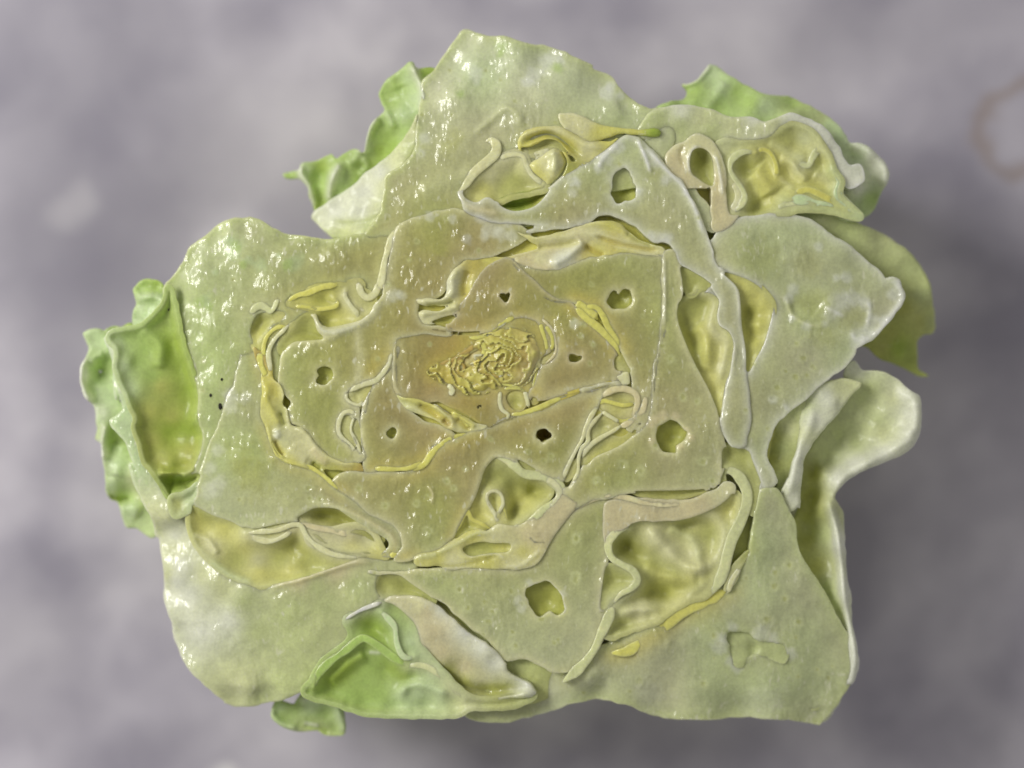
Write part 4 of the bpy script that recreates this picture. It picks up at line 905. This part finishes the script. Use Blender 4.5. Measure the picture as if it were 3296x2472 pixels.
B('right_low', 'H 1170,660 1120,740 1090,820', 8, -6, 'cream')
# upper right pocket
B('upper_right', 'J 570,1190 630,1130 655,1070 630,1000 580,930 552,870 570,800 640,752 730,755', 9, -6, 'pale')
B('upper_right', 'J 730,755 790,732 845,765 878,840 885,930', 8, -26, 'yellow')
B('upper_right', 'J 1040,790 1070,840 1115,845 1140,790 1180,740 1240,760', 9, -30, 'pale')
B('upper_right', 'J 960,1100 1040,1090 1120,1105 1250,1145 1380,1200 1490,1218', 13, -22, 'frill')
B('upper_right', 'J 1000,1060 1090,1020 1180,1045 1290,1105 1380,1160', 10, -26, 'yellow')
B('upper_right', 'J 1285,880 1340,960 1325,1050 1390,1120 1450,1180 1490,1215', 12, -16, 'frill')
B('upper_right', 'J 900,1180 1000,1130 1100,1130', 16, -26, 'pale')
B('loop', 'J 560,1180 620,1100 610,1020 570,960', 14, -12, 'cream')
# upper left folds
B('upper', 'C 1280,1262 1330,1200 1390,1115 1470,1045 1530,990 1545,930 1510,885 1475,895', 13, 4, 'cream')
B('upper', 'C 1545,1030 1640,990 1730,1000 1760,1070 1800,1140 1880,1200', 9, -4, 'cream')
B('upper', 'C 1810,1010 1870,985 1930,970', 14, -6, 'cream')
leaf('bulb', 'C 1800,1030 1870,985 1920,945 1990,945 2040,1040 2012,1120 1940,1190 1890,1205 1800,1130 1760,1070',
     label='small pale yellow curl above the middle leaf', z=2, tone=[('cream', 'C 1900,1080 1960,1000'), ('yellow', 'C 1850,1130')], bevel=24, depth=90, ridges=[('C 1930,960 1960,1020 1950,1120', 14, 16, 'pale', .5)], mat='blade')
leaf('sliver', 'D 215,485 260,472 330,480 420,510 520,555 640,572 760,590 900,585 940,600 930,640 840,640 740,625 650,625 560,650 470,680 380,690 300,640 240,560',
     label='thin yellow green leaf lying on the upper leaf', z=10, tone=[('cream', 'D 300,520 400,560'), ('yellow', 'D 600,600 500,620 750,605'), ('green', 'D 900,610')], bevel=9, depth=60, cut=False)
# bottom folds
leaf('bottom_petal', 'F 520,1172 600,1140 750,1150 870,1190 1000,1290 1120,1400 1250,1480 1340,1560 1400,1640 I 1870,780 1870,812 1900,842 2010,890 2062,950 2045,985 1980,1002 1900,1000 1760,1018 1650,1005 1560,945 1470,855 1400,770 1315,660 1290,560 1230,470 1150,400 1080,375',
     label='long pale leaf fold at the bottom', z=2, tone=[('pink', 'I 1400,560 1450,700 1600,800 1350,450'), ('cream', 'I 1300,420 1700,850'), ('white', 'I 1700,680 1780,780 1450,420 1600,580 2000,940'), ('olive', 'I 1600,900 1800,950 1500,820')],
     ctrl='I 1150,370,2 1350,380,6 1560,520,8 1750,680,6 1870,790,2 1300,500,-8 1450,700,-12 1650,850,-20 1800,900,-24 1550,880,-45 1750,960,-50 1900,950,-26 2050,950,-6 1900,850,-8',
     ridges=[('I 1480,900 1620,980 1760,1010 1900,995 2040,960', 22, 14, 'pale', .7), ('I 1330,700 1450,830 1600,930 1780,950 1950,930', -18, 16, 'olive', .5)], bevel=10, depth=150, cut=False)
B('lower_left', 'I 830,488 890,450 950,420 1060,380', 6, 4, 'white')
B('bottom_petal', 'I 1060,440 1110,490 1150,545 1160,640 1190,715 1230,740 1275,735', 9, 0, 'frill')
B('bottom_petal', 'I 620,930 650,850 720,770 830,690 910,625 960,615 1050,670 1150,745 1230,790', 10, -14, 'leafgreen')
B('bottom_petal', 'I 1230,790 1330,790 1430,840 1520,920 1600,1000', 9, -18, 'pale')

# ------------------------------------------------------------------ green outer leaves, lower and curled outwards
def outer(key, s, label, parent=None, **kw):
    kw.setdefault('thick', 14.0); kw.setdefault('mat', 'skin'); kw.setdefault('cut', False); kw.setdefault('bevel', 8)
    return leaf(key, s, name='outer_leaf', label=label, **kw)


outer('frill_top', 'C 1090,370 980,375 960,340 920,330 850,390 760,460 710,550 720,620 750,670 700,720 650,780 620,870 590,990 560,950 500,960 400,1020 370,990 260,1030 160,1055 138,1100 80,1112 20,1132 40,1158 140,1165 190,1210 210,1290 240,1365 300,1450 500,1400 800,1200 980,1000 1100,800 1120,600 1160,420',
      'bright green frilled leaf tip at the upper left', z=-70,
      tone=[('leafgreen', 'C 850,500 800,600 700,850 750,950 600,1100 300,1150 270,1250 450,1000 1030,400 100,1135'), ('green', 'C 620,1080 260,1330 720,960 1040,400 300,1080'), ('frill', 'C 930,450 980,600 900,700 400,1150 620,930 170,1100')],
      ctrl='C 950,380,-10 850,450,-40 760,600,-60 1000,600,10 900,700,-10 700,800,-50 640,900,-40 800,850,-60 700,1000,-70 600,1120,-90 480,1000,-60 400,1150,-30 500,1150,-60 280,1150,-110 200,1100,-80 250,1330,-120 60,1135,-130',
      ridges=[('C 935,350 975,430 1025,560 1020,690', 34, 14, 'white', .6), ('C 750,670 800,780 790,800', 20, 14, 'frill', .5), ('C 700,720 640,800 600,920 590,990', 30, 14, 'white', .55), ('C 590,1010 620,1080 560,1140', 18, 12, 'frill', .4),  # white crests: thin pale edge, with caught light painted in
              ('C 440,1060 380,1140 355,1240 350,1330', 34, 14, 'white', .6), ('C 155,1060 150,1130 200,1200 230,1290 250,1370', 30, 12, 'white', .6), ('C 560,950 540,1020 480,1060', 16, 14, 'frill', .3), ('C 860,500 900,600 940,680', -14, 26)], rough=1.4)
outer('green_top_right', 'J 20,445 110,390 220,370 240,320 222,290 205,268 290,250 360,180 400,125 440,128 470,140 540,200 640,260 760,320 860,345 960,350 1060,395 1180,450 1260,500 1330,560 1385,640 1405,680 1500,690 1580,740 1650,820 1690,890 1680,960 1640,1020 1600,1110 1560,1180 1490,1232 1430,1242 1350,1200 1300,1000 1200,750 1000,600 700,600 400,540 200,480',
      'pale green leaf behind the upper right fold, with a pointed corner', z=-60,
      tone=[('leafgreen', 'J 300,300 700,400 1000,430 600,330 450,400 1550,1080'), ('frill', 'J 420,180 500,300 800,430 1250,560 1500,760 1350,620'), ('white', 'J 1600,850 1460,1000 1560,780'), ('outer', 'J 1000,480 1200,520')],
      ctrl='J 400,150,-90 240,300,-80 300,400,-40 600,350,-70 700,500,-10 1000,400,-70 1000,500,-10 1250,560,-50 1400,700,-40 1600,850,-60 1500,800,-30 1450,1000,-16 1600,1100,-90 1480,1200,-60 100,410,-30',
      ridges=[('J 215,270 300,245 370,180 410,130', 14, 10, 'white', .5), ('J 520,250 430,380 380,450', 12, 20, 'frill', .4), ('J 1400,690 1500,720 1600,800 1660,900 1640,1000', 26, 22, 'white', .6), ('J 1390,760 1480,800 1530,900 1500,1000', -24, 22)], rough=1.2)
outer('green_right', 'J 900,1180 1000,1140 1100,1140 1300,1172 1440,1240 1600,1310 1750,1400 1850,1480 1960,1640 K 1500,-60 1535,10 1560,150 1578,300 1562,385 1490,400 1450,450 1456,560 1450,630 1490,660 1530,690 1480,692 1380,645 1280,600 1180,570 1110,500 1060,480 1000,460 700,300 500,0 300,-300',
      'flat green leaf under the right edge', z=-70,
      tone=[('outer', 'J 1100,1180 1400,1290 1700,1420 1850,1560 K 1500,100 1540,300'), ('olive', 'K 1250,400 1350,200 1200,480 1480,300'), ('green', 'K 1310,480'), ('pale', 'J 1200,1170 1700,1380')],
      ctrl='J 1000,1160,20 1200,1180,0 1400,1260,-20 1700,1400,-60 1400,1330,-30 K 1500,0,-80 1350,200,-70 1560,300,-130 1300,450,-90 1450,600,-140 1100,480,-70', rough=1.4)
outer('white_right', 'K 925,695 935,630 955,600 1000,580 1030,610 1060,648 1180,652 1290,700 1390,780 1462,830 1480,900 1482,1000 1452,1150 1345,1250 1200,1312 1080,1360 960,1432 900,1490 862,1550 885,1600 925,1659 H 1840,330 1855,560 1870,730 1892,850 1895,1000 1930,1180 1942,1270 1915,1390 1850,1450 1800,1560 1700,1655 1600,1500 1620,1200 1560,900 1480,600 1500,380 1555,250 1560,100 K 610,1640 600,1400 640,1250 780,1050 900,900 1000,760',
      'whitish curled outer leaf hanging at the right', z=-40,
      tone=[('white', 'K 1400,950 1420,1100 1350,830 1000,1330 1200,1250 880,1420 1000,650 H 1830,500 1850,800 1900,1150 1900,1350'), ('outer', 'K 1050,850 1150,1000 900,1100 800,1250 1000,1150 1100,780'), ('pale', 'K 1200,1100 1280,850'), ('olive', 'K 700,1400 680,1550 H 1600,300 1600,500 1660,650'), ('outer', 'H 1720,450 1760,800 1780,900')],
      ctrl='K 1000,620,-30 1200,700,-20 1400,850,-10 1460,1000,-14 1350,1200,-10 1100,1340,0 900,1470,0 800,1400,-20 1100,900,-60 1000,1100,-80 850,1150,-90 800,1300,-90 700,1350,-110 1200,1050,-40 690,1550,-110 H 1600,400,-110 1560,600,-70 1750,250,0 1830,500,0 1850,800,-10 1920,1200,-30 1880,1400,-40 1700,600,-70 1800,1000,-50 1720,1600,-110 1650,800,-70',
      ridges=[('K 1360,800 1430,870 1440,1000 1400,1120 1250,1230 1050,1320 900,1420 850,1520', 30, 26, 'white', .6), ('H 1745,240 1790,400 1820,600 1840,800 1865,960 1900,1130 1915,1260 1890,1380', 34, 15, 'white', .85), ('K 1290,1080 1360,1090 1420,1080', 8, 10)], rough=1.2)
leaf('white_band', 'K 760,742 850,716 930,705 1050,738 985,820 885,960 785,1070 690,1190 640,1290 622,1450 610,1640 H 1565,130 1558,250 1500,295 1430,272 1408,242 1450,190 1480,80 K 445,1590 520,1470 552,1330 602,1170 612,1000 624,890 685,800',
     name='outer_leaf', label='bright whitish curled leaf edge at the right', z=-14, tone=[('white', 'K 800,850 720,1000 600,1250 570,1400 540,1580'), ('pale', 'K 900,780 660,1100 500,1600 960,730'), ('outer', 'K 650,900')],
     ctrl='K 760,760,-10 1000,740,-24 850,900,0 700,1050,0 600,1250,4 560,1450,0 500,1600,-4 900,900,-24 650,1200,-12 610,1500,-16 640,900,-20', ridges=[('K 700,900 680,1050 600,1230 560,1400 530,1550', 12, 18, 'white', .4)],
     bevel=10, thick=24, mat='skin', cut=False, rough=.8)
leaf('right_under', 'K 640,820 590,872 520,930 470,970 400,1080 370,1220 382,1300 430,1430 440,1480 400,1510 350,1540 330,1659 480,1659 560,1600 640,1300 720,1050 700,900',
     name='outer_leaf', label='smooth underside of the right leaf', z=-24, tone=[('outer', 'K 560,950 480,1200 450,1500'), ('olive', 'K 420,1150 400,1280'), ('pale', 'K 560,1050 520,1050')],
     ctrl='K 600,900,-6 480,980,-8 420,1100,-50 390,1230,-60 500,1150,-30 580,1100,-16 450,1400,-30 500,1400,-40 420,1560,-30', bevel=8, thick=40, mat='skin', cut=False, rough=.8)
outer('lobe_left', 'L 830,310 870,250 950,190 1040,175 1130,190 1190,240 1215,300 1230,400 1262,560 1275,640 1230,760 1160,900 1080,930 1000,880 930,830 850,730 835,620 850,520 878,470 862,400',
      'small curled pale green lobe at the far left top', z=-50, tone=[('leafgreen', 'L 1000,250 1100,300 900,330 1230,560 1180,880'), ('frill', 'L 950,430 1050,550 900,600 1180,420 1000,700'), ('green', 'L 1120,260 1200,700')],
      ctrl='L 850,330,-50 1000,220,-40 1150,260,-40 1050,400,-20 1200,500,-8 950,600,-20 1050,750,-4 1200,700,-6 870,650,-50 1080,900,-20',
      ridges=[('L 860,320 930,390 1050,380 1150,400 1220,500 1255,620', 20, 14, 'frill', .6), ('L 1080,880 1070,800 1130,700', 14, 16, 'white', .6), ('L 900,330 1020,270 1150,300', -10, 22)])  # the white ridge paints a glint on the lobe
outer('frill_left', 'L 250,830 330,770 430,760 500,790 520,770 590,735 640,730 690,745 780,702 850,705 930,830 1000,900 900,1000 800,1300 700,1659 M 700,100 900,600 1100,1000 1280,1300 B 800,800 690,822 640,842 600,822 530,777 460,772 442,735 M 740,1590 690,1480 655,1350 575,1312 525,1250 512,1020 482,900 462,750 452,650 395,615 408,500 395,330 388,240 350,190 280,120 230,30 L 250,1540 215,1420 205,1300 230,1180 290,1080 312,1000 290,940 255,870',
      'pale green frilled leaf edge at the far left', z=-60,
      tone=[('frill', 'L 400,850 400,950 300,1200 450,1500 560,1600 560,950 M 650,900 600,1150 850,1400 750,1450 450,350'), ('leafgreen', 'L 640,820 800,800 820,950 420,1150 500,1200 300,1500 M 580,580 700,700 800,1300'), ('white', 'L 240,1300 270,1550 M 470,300 480,750'), ('green', 'L 760,780 M 560,520 620,640 650,1310'), ('pale', 'M 900,1100 950,1250')],
      ctrl='L 330,800,-60 400,950,-70 300,1150,-60 230,1300,-50 450,1300,-120 500,1150,-100 300,1500,-60 450,1500,-70 560,1000,-60 700,800,-70 900,800,-60 800,950,-60 M 450,300,-60 500,600,-70 650,700,-110 480,900,-60 600,1100,-60 560,1280,-100 750,1320,-130 750,1450,-100 850,1400,-90 900,1000,-50 950,1500,-110',
      holes=['L 405,1350 420,1290 450,1250 492,1240 470,1290 430,1340'],
      ridges=[('L 290,1080 235,1200 218,1320 235,1440 280,1560 340,1659', 36, 16, 'white', .7), ('L 340,1180 400,1110 490,1080', 22, 12, 'frill', .5), ('L 640,740 620,830 680,960', -14, 20), ('M 520,420 490,560 470,700 490,850', 26, 14, 'white', .6), ('M 690,650 680,850 640,1050', 20, 26, 'frill', .5),
              ('M 560,1290 680,1325 800,1310', -26, 9, 'green', .7), ('M 700,1400 820,1430 920,1480', 20, 26, 'frill', .5)], rough=1.5)
outer('frill_bottom', 'I 345,1110 358,1040 400,1010 490,1040 520,990 560,945 640,880 760,880 900,900 1000,960 1200,980 1400,900 1560,960 1700,1000 1620,1080 1560,1055 1460,1078 1300,1070 1180,1082 1050,1062 950,1042 850,1030 822,1060 818,1110 832,1180 812,1242 700,1237 640,1212 540,1217 450,1197 380,1160',
      'green frilled leaf tip sticking out at the lower left', z=-110,
      tone=[('leafgreen', 'I 700,1100 600,1150 500,1050 420,1110 740,1200 1000,1000 700,930'), ('frill', 'I 400,1060 640,1010 780,980 800,1100 600,1070 1400,1000 1250,1000'), ('outer', 'I 560,1200 640,1180 720,1225')],
      ctrl='I 380,1080,-20 500,1100,-30 650,1000,0 780,960,10 700,1100,-40 600,1180,-30 750,1200,-40 1000,1000,0 1300,1000,-10 1500,1020,-10 800,1100,-10',
      ridges=[('I 520,1010 640,985 740,950 830,960', 24, 16, 'white', .45), ('I 790,990 775,1060 800,1150 815,1220', 22, 14, 'frill', .5), ('I 365,1050 355,1110 420,1170 520,1195', 18, 12, 'frill', .5), ('I 560,1160 640,1185 720,1225', -12, 12, 'green', .4), ('I 560,1160 610,1168 655,1180', 8, 6, 'white', .7)], rough=1.5)

FOLDS = []


def fold(key, s, **kw):
    FOLDS.append((key, s, kw))


fold('upper', 'R 1000,105 1100,140 1200,150 1380,110 1540,55 1700,25 1830,45 1900,115 2000,178 2100,218 2175,238 2170,305 1900,292 1700,312 1560,332 1420,392 1300,422 1120,402 1000,350 960,338 900,352 800,425 730,520 650,640 570,740 500,795 360,842 262,835 235,775 270,735 400,740 470,700 330,700 245,690 212,645 300,640 420,640 458,580 465,490 550,380 640,318 760,305 900,315 1000,298 1180,240 1120,190',
     z=0, tone=[('cream', 'R 1200,330 1450,180 1640,130 1850,200 1600,70 540,440 330,660 300,770 2050,260'), ('pink', 'R 1100,350 1250,400 1300,230 1500,150'), ('yellow', 'R 1750,60 1150,160 1350,130 1650,260 1850,270 620,560 800,320'), ('gold', 'R 690,370 640,420 1560,260 1780,190 620,650'), ('white', 'R 1350,330 1400,310 490,560 500,500')],
     ridges=[('R 1020,120 1200,165 1380,150 1520,125 1640,130 1760,170 1900,225 2120,285', 10, 16, 'cream', .6), ('R 1540,60 1700,50 1830,95 1950,170 2150,235', 9, 13, 'yellow', .4), ('R 1290,380 1350,345 1410,310 1490,240 1550,190', 16, 17, 'white', .6),
             ('R 560,390 500,480 505,580 440,645 300,660 225,650', 15, 17, 'cream', .6), ('R 250,775 330,745 480,725 560,690', 11, 13, 'cream', .6), ('R 1650,150 1800,200 2000,245 2130,260', -15, 8, 'gold', .6), ('R 1550,220 1640,275 1710,300', -13, 9, 'gold', .7),
             ('R 1180,240 1400,215 1520,190', -9, 8, 'yellow', .4), ('R 640,420 600,540 610,630', -14, 14, 'gold', .6), ('R 300,700 420,690 520,660', -12, 8, 'olive', .5), ('R 1000,330 1150,380 1280,420', 6, 9, 'pink', .5), ('R 1880,120 1980,185 2090,225', -8, 7, 'olive', .4)])
fold('top', 'D -78,680 -30,605 80,570 200,565 320,612 440,655 560,675 645,655 560,745 420,840 300,905 245,935 275,830 240,745 190,692 130,668 60,692 0,722 -60,738',
     z=4, tone=[('yellow', 'D -40,660 100,590 300,660 560,690'), ('cream', 'D 200,590 420,720'), ('gold', 'D 100,640 250,700'), ('olive', 'D 300,860')],
     ridges=[('D -70,700 -30,630 80,592 200,590 310,640 420,700 540,715', 12, 14, 'cream', .5), ('D -20,680 60,640 130,622 210,645 290,705 370,770', -18, 9, 'olive', .6), ('D -50,728 60,682 150,658 215,695 260,755 310,820', 8, 10, 'yellow', .5)])
fold('inner_left', 'N 240,790 330,850 390,900 470,990 480,1180 560,1240 600,1330 P 590,0 650,60 700,250 820,288 920,370 1010,500 1100,590 1200,650 1330,700 1470,690 1540,740 1560,800 1400,800 1200,790 1080,800 1290,1050 1100,875 930,785 680,712 515,612 440,460 375,260 320,80 N 340,1300 330,1100 270,960',
     z=0, tone=[('yellow', 'N 380,1200 560,1280 P 430,250 520,560 700,690 1200,700 1450,720'), ('cream', 'P 700,400 800,500 620,330 850,600 950,500 640,180'), ('pale', 'P 560,320 620,420'), ('brown', 'N 310,1000 P 1530,760 1480,790'), ('olive', 'P 640,100 1150,760'), ('gold', 'N 540,1200')],
     ridges=[('N 360,1240 400,1310 385,1420 440,1530 500,1640 P 520,200 540,270', 11, 15, 'yellow', .6), ('N 460,1180 550,1240 600,1380 640,1500 P 640,150 690,270', 8, 9, 'cream', .5), ('P 400,280 440,440 490,560 600,670 760,725 940,772', 9, 10, 'yellow', .6),
             ('P 700,280 800,310 890,390 960,480 1070,590 1180,660 1320,705 1450,700', 10, 12, 'cream', .6), ('P 490,430 540,540 600,620', -14, 10, 'gold', .5), ('P 940,690 980,740 1040,770', -18, 9, 'green', .5), ('P 930,520 1000,610 1080,680 1130,720', 8, 13, 'pink', .6),
             ('P 510,300 530,360 500,410', 9, 12, 'white', .7), ('P 560,100 600,200 620,260', -12, 9, 'olive', .5), ('P 660,520 760,600 880,680', 7, 16, 'cream', .4), ('N 300,900 330,1020 400,1140', -8, 10, 'gold', .5)])
fold('centre', 'R 60,1400 120,1425 220,1435 330,1465 400,1500 470,1550 520,1560 600,1570 680,1620 780,1650 700,1690 560,1700 470,1670 380,1610 280,1570 180,1530 110,1480',
     z=3, tone=[('yellow', 'R 200,1470 350,1540 600,1640'), ('gold', 'R 330,1500 480,1600 420,1560'), ('pale', 'R 150,1500 190,1520'), ('cream', 'R 700,1660 560,1680')],
     ridges=[('R 80,1415 200,1450 300,1475 400,1520 480,1600', 9, 10, 'yellow', .5), ('R 130,1490 220,1520 330,1575 440,1630 540,1680', 9, 10, 'cream', .5), ('R 360,1480 420,1530 490,1580 510,1650', 9, 9, 'cream', .6), ('R 510,1560 600,1610 690,1660', 8, 9, 'yellow', .6),
             ('R 430,1600 470,1630 490,1650', -14, 9, 'brown', .6), ('R 540,1590 620,1650 650,1680', -12, 9, 'gold', .6), ('R 240,1480 320,1520 400,1580', -9, 8, 'gold', .6)])
fold('centre', 'R 300,1230 380,1150 500,1100 600,1040 690,970 760,920 850,880 960,860 1080,880 1180,960 1215,1080 1190,1200 1130,1300 1060,1340 1000,1340 900,1340 840,1370 760,1400 660,1410 560,1390 500,1330 400,1310',
     z=7, crinkle=7.0, tone=[('gold', 'R 450,1220 600,1130 900,1090 1000,1200 800,1290 660,1330'), ('brown', 'R 660,1110 900,1180 740,1200 560,1200 1050,1150'), ('yellow', 'R 780,1060 700,1260 860,1240 640,1340 900,1040'), ('pink', 'R 1100,1190 1080,1260')])

# crinkled golden leaflets packed in the heart
rs = np.random.RandomState(11)
for k in range(16):
    a0 = rs.rand() * 6.283; r0 = 0.12 + 1.2 * rs.rand() ** 0.8
    dirn = a0 + 1.57 + rs.normal() * .35
    n = rs.randint(4, 8); st = 9 + 7 * rs.rand(); q = []; aa = a0
    for i in range(n):
        wob = (1 + 0.10 * math.sin(i * 2.1 + k)) * r0
        q.append('%.2f,%.2f,%.1f' % ((1612 + 112 * wob * math.cos(aa)) * .67112, (1168 + 66 * wob * math.sin(aa) - 0.12 * 112 * wob * math.cos(aa)) * .67112, rs.normal() * 4))
        aa += st / (112 * max(r0, .3)) * (0.7 + .6 * rs.rand())
    B('centre', 'Z ' + ' '.join(q), 2.2 + 2.6 * rs.rand() ** 2, 8 + 9 * rs.rand(), ['yellow', 'gold', 'gold', 'cream', 'yellow', 'brown'][rs.randint(6)], wave=1.6, h=2.0)

# ------------------------------------------------------------------ build everything that has been traced
for q in QUEUE: build_leaf(*q)
for key, s, kw in FOLDS:
    patch('leaf_fold', LEAF[key], s, bevel=3, depth=40, mat='blade', h=3.5, **kw)
LEAF['heart'] = patch('heart_leaves', root, SIL, z=-4, bevel=3, depth=150, mat='blade', extra=[crom(T(q)[:, :2], True, 8) for q in HOLLOWS],
                      ctrl='Z 1000,800,2 1200,600,0 800,700,0 1300,900,0 700,950,0 1000,1050,0 1400,700,0 500,560,-80 600,560,-70 400,700,-90 450,900,-90 960,200,-110 1150,180,-110 1350,260,-100 1150,350,-30 900,480,-30 1700,340,-90 1800,450,-90 1850,680,-100 1700,650,-80 1600,600,-50 1640,900,-60 1680,1100,-50 1780,1400,-120 1600,1500,-110 1300,1480,-100 1400,1350,-60 1600,1250,-50 1200,1400,-30 900,1400,-60 600,1450,-110 450,1350,-110 400,1200,-110 600,1250,-60 430,1080,-90',
                      tone=[('yellow', 'Z 1250,520 1000,600 560,760 620,1000 1000,920 1300,900 1330,620 900,1200 1350,870 1500,600 700,680 1180,490'), ('olive', 'Z 830,560 1440,800 700,1060 1100,1100 1500,1080'), ('outer', 'Z 500,560 1100,200 1700,560 1700,1400 500,1350 1100,1350'), ('brown', 'Z 1030,780')])
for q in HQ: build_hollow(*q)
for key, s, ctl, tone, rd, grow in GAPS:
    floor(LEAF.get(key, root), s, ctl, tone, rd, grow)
for key, s, w, z, tone, kw in BQ:
    blade(LEAF[key], s, w, z, tone, **kw)

# the mass of uncut leaves below, standing on the marble
def body():
    L = crom(T('Z 372,640 440,560 540,520 700,570 860,470 910,320 970,180 1060,130 1250,190 1400,280 1600,300 1760,320 1830,420 1810,520 1880,640 1800,760 1700,860 1720,1000 1730,1200 1780,1400 1720,1490 1500,1490 1200,1490 900,1420 560,1460 440,1390 400,1250 390,1120 340,950 350,800'), True, 30)
    c = np.array((1640.0, 1230.0))
    V = []; F = []
    lev = [(-250, .97), (-300, 1.0), (-420, 1.0), (-560, .99), (-700, .95), (-820, .88), (-903, .80)]
    n = len(L)
    for z, s in lev:
        q = c + (L - c) * s
        wv = 1 + 0.02 * np.sin(np.arange(n) * 0.7 + z * .01)
        q = c + (q - c) * wv[:, None]
        V.append(W(q[:, 0], q[:, 1], np.full(n, float(z))))
    V = np.vstack(V)
    for k in range(len(lev) - 1):
        for i in range(n):
            j = (i + 1) % n
            F.append((k * n + i, (k + 1) * n + i, (k + 1) * n + j, k * n + j))
    F.append(tuple(range(n))[::-1] if False else tuple(range(n - 1, -1, -1)))
    F.append(tuple((len(lev) - 1) * n + i for i in range(n)))
    me = bpy.data.meshes.new('uncut_leaves')
    me.from_pydata([tuple(v) for v in V], [], F); me.update()
    for p in me.polygons: p.use_smooth = len(p.vertices) == 4
    at = me.color_attributes.new('tint', 'FLOAT_COLOR', 'POINT')
    at.data.foreach_set('color', np.tile(np.array((0.50, 0.55, 0.22, 1), np.float32), len(V)))
    me.materials.append(MATS['skin'])
    o = bpy.data.objects.new('uncut_leaves', me); sc.collection.objects.link(o); o.parent = root


body()

# ------------------------------------------------------------------ specks of soil on the left leaf
soil = bpy.data.materials.new('dark_soil'); soil.use_nodes = True
_b = soil.node_tree.nodes['Principled BSDF']; _b.inputs['Base Color'].default_value = (0.035, 0.032, 0.02, 1); _b.inputs['Roughness'].default_value = 0.8
_n = soil.node_tree.nodes.new('ShaderNodeTexNoise'); _n.inputs['Scale'].default_value = 9000
_p = soil.node_tree.nodes.new('ShaderNodeBump'); _p.inputs['Distance'].default_value = 0.0001
soil.node_tree.links.new(_n.outputs['Fac'], _p.inputs['Height']); soil.node_tree.links.new(_p.outputs['Normal'], _b.inputs['Normal'])
import bmesh
for s, r, el, lab in (('M 1878,216', 6.5, 1.8, 'largest dark soil speck, on the left leaf beside its glassy rib'), ('M 1763,82', 4.5, 1.4, 'small grey speck just above the largest one on the left leaf'),
                      ('L 1895,1370', 4.0, 1.3, 'faint speck higher on the left leaf, under the yellow curl'), ('L 1268,540', 3.5, 1.2, 'tiny speck beside the curled lobe at the far left')):
    q = T(s)[0]
    bm = bmesh.new(); bmesh.ops.create_icosphere(bm, subdivisions=2, radius=1)
    rs = np.random.RandomState(int(q[0]))
    for v in bm.verts:
        k = 1 + 0.35 * (rs.rand() - .5)
        v.co = Vector((v.co.x * r * U * k, v.co.y * r * el * U * k, v.co.z * r * .6 * U * k))
    me = bpy.data.meshes.new('soil_speck'); bm.to_mesh(me); bm.free(); me.materials.append(soil)
    o = bpy.data.objects.new('soil_speck', me); sc.collection.objects.link(o)
    o['label'] = lab; o['category'] = 'soil speck'; o['group'] = 'soil specks on the left leaf'
    dg = bpy.context.evaluated_depsgraph_get()
    p = W(np.array([q[0]]), np.array([q[1]]), np.array([0.0]))[0]
    camp = Vector((0, 0, ZCUT + HCAM)); dr = (Vector(p) - camp).normalized()
    hit, loc, *_ = sc.ray_cast(dg, camp, dr)
    o.location = loc if hit else p
print('TRIANGLES', COUNT['tri'])
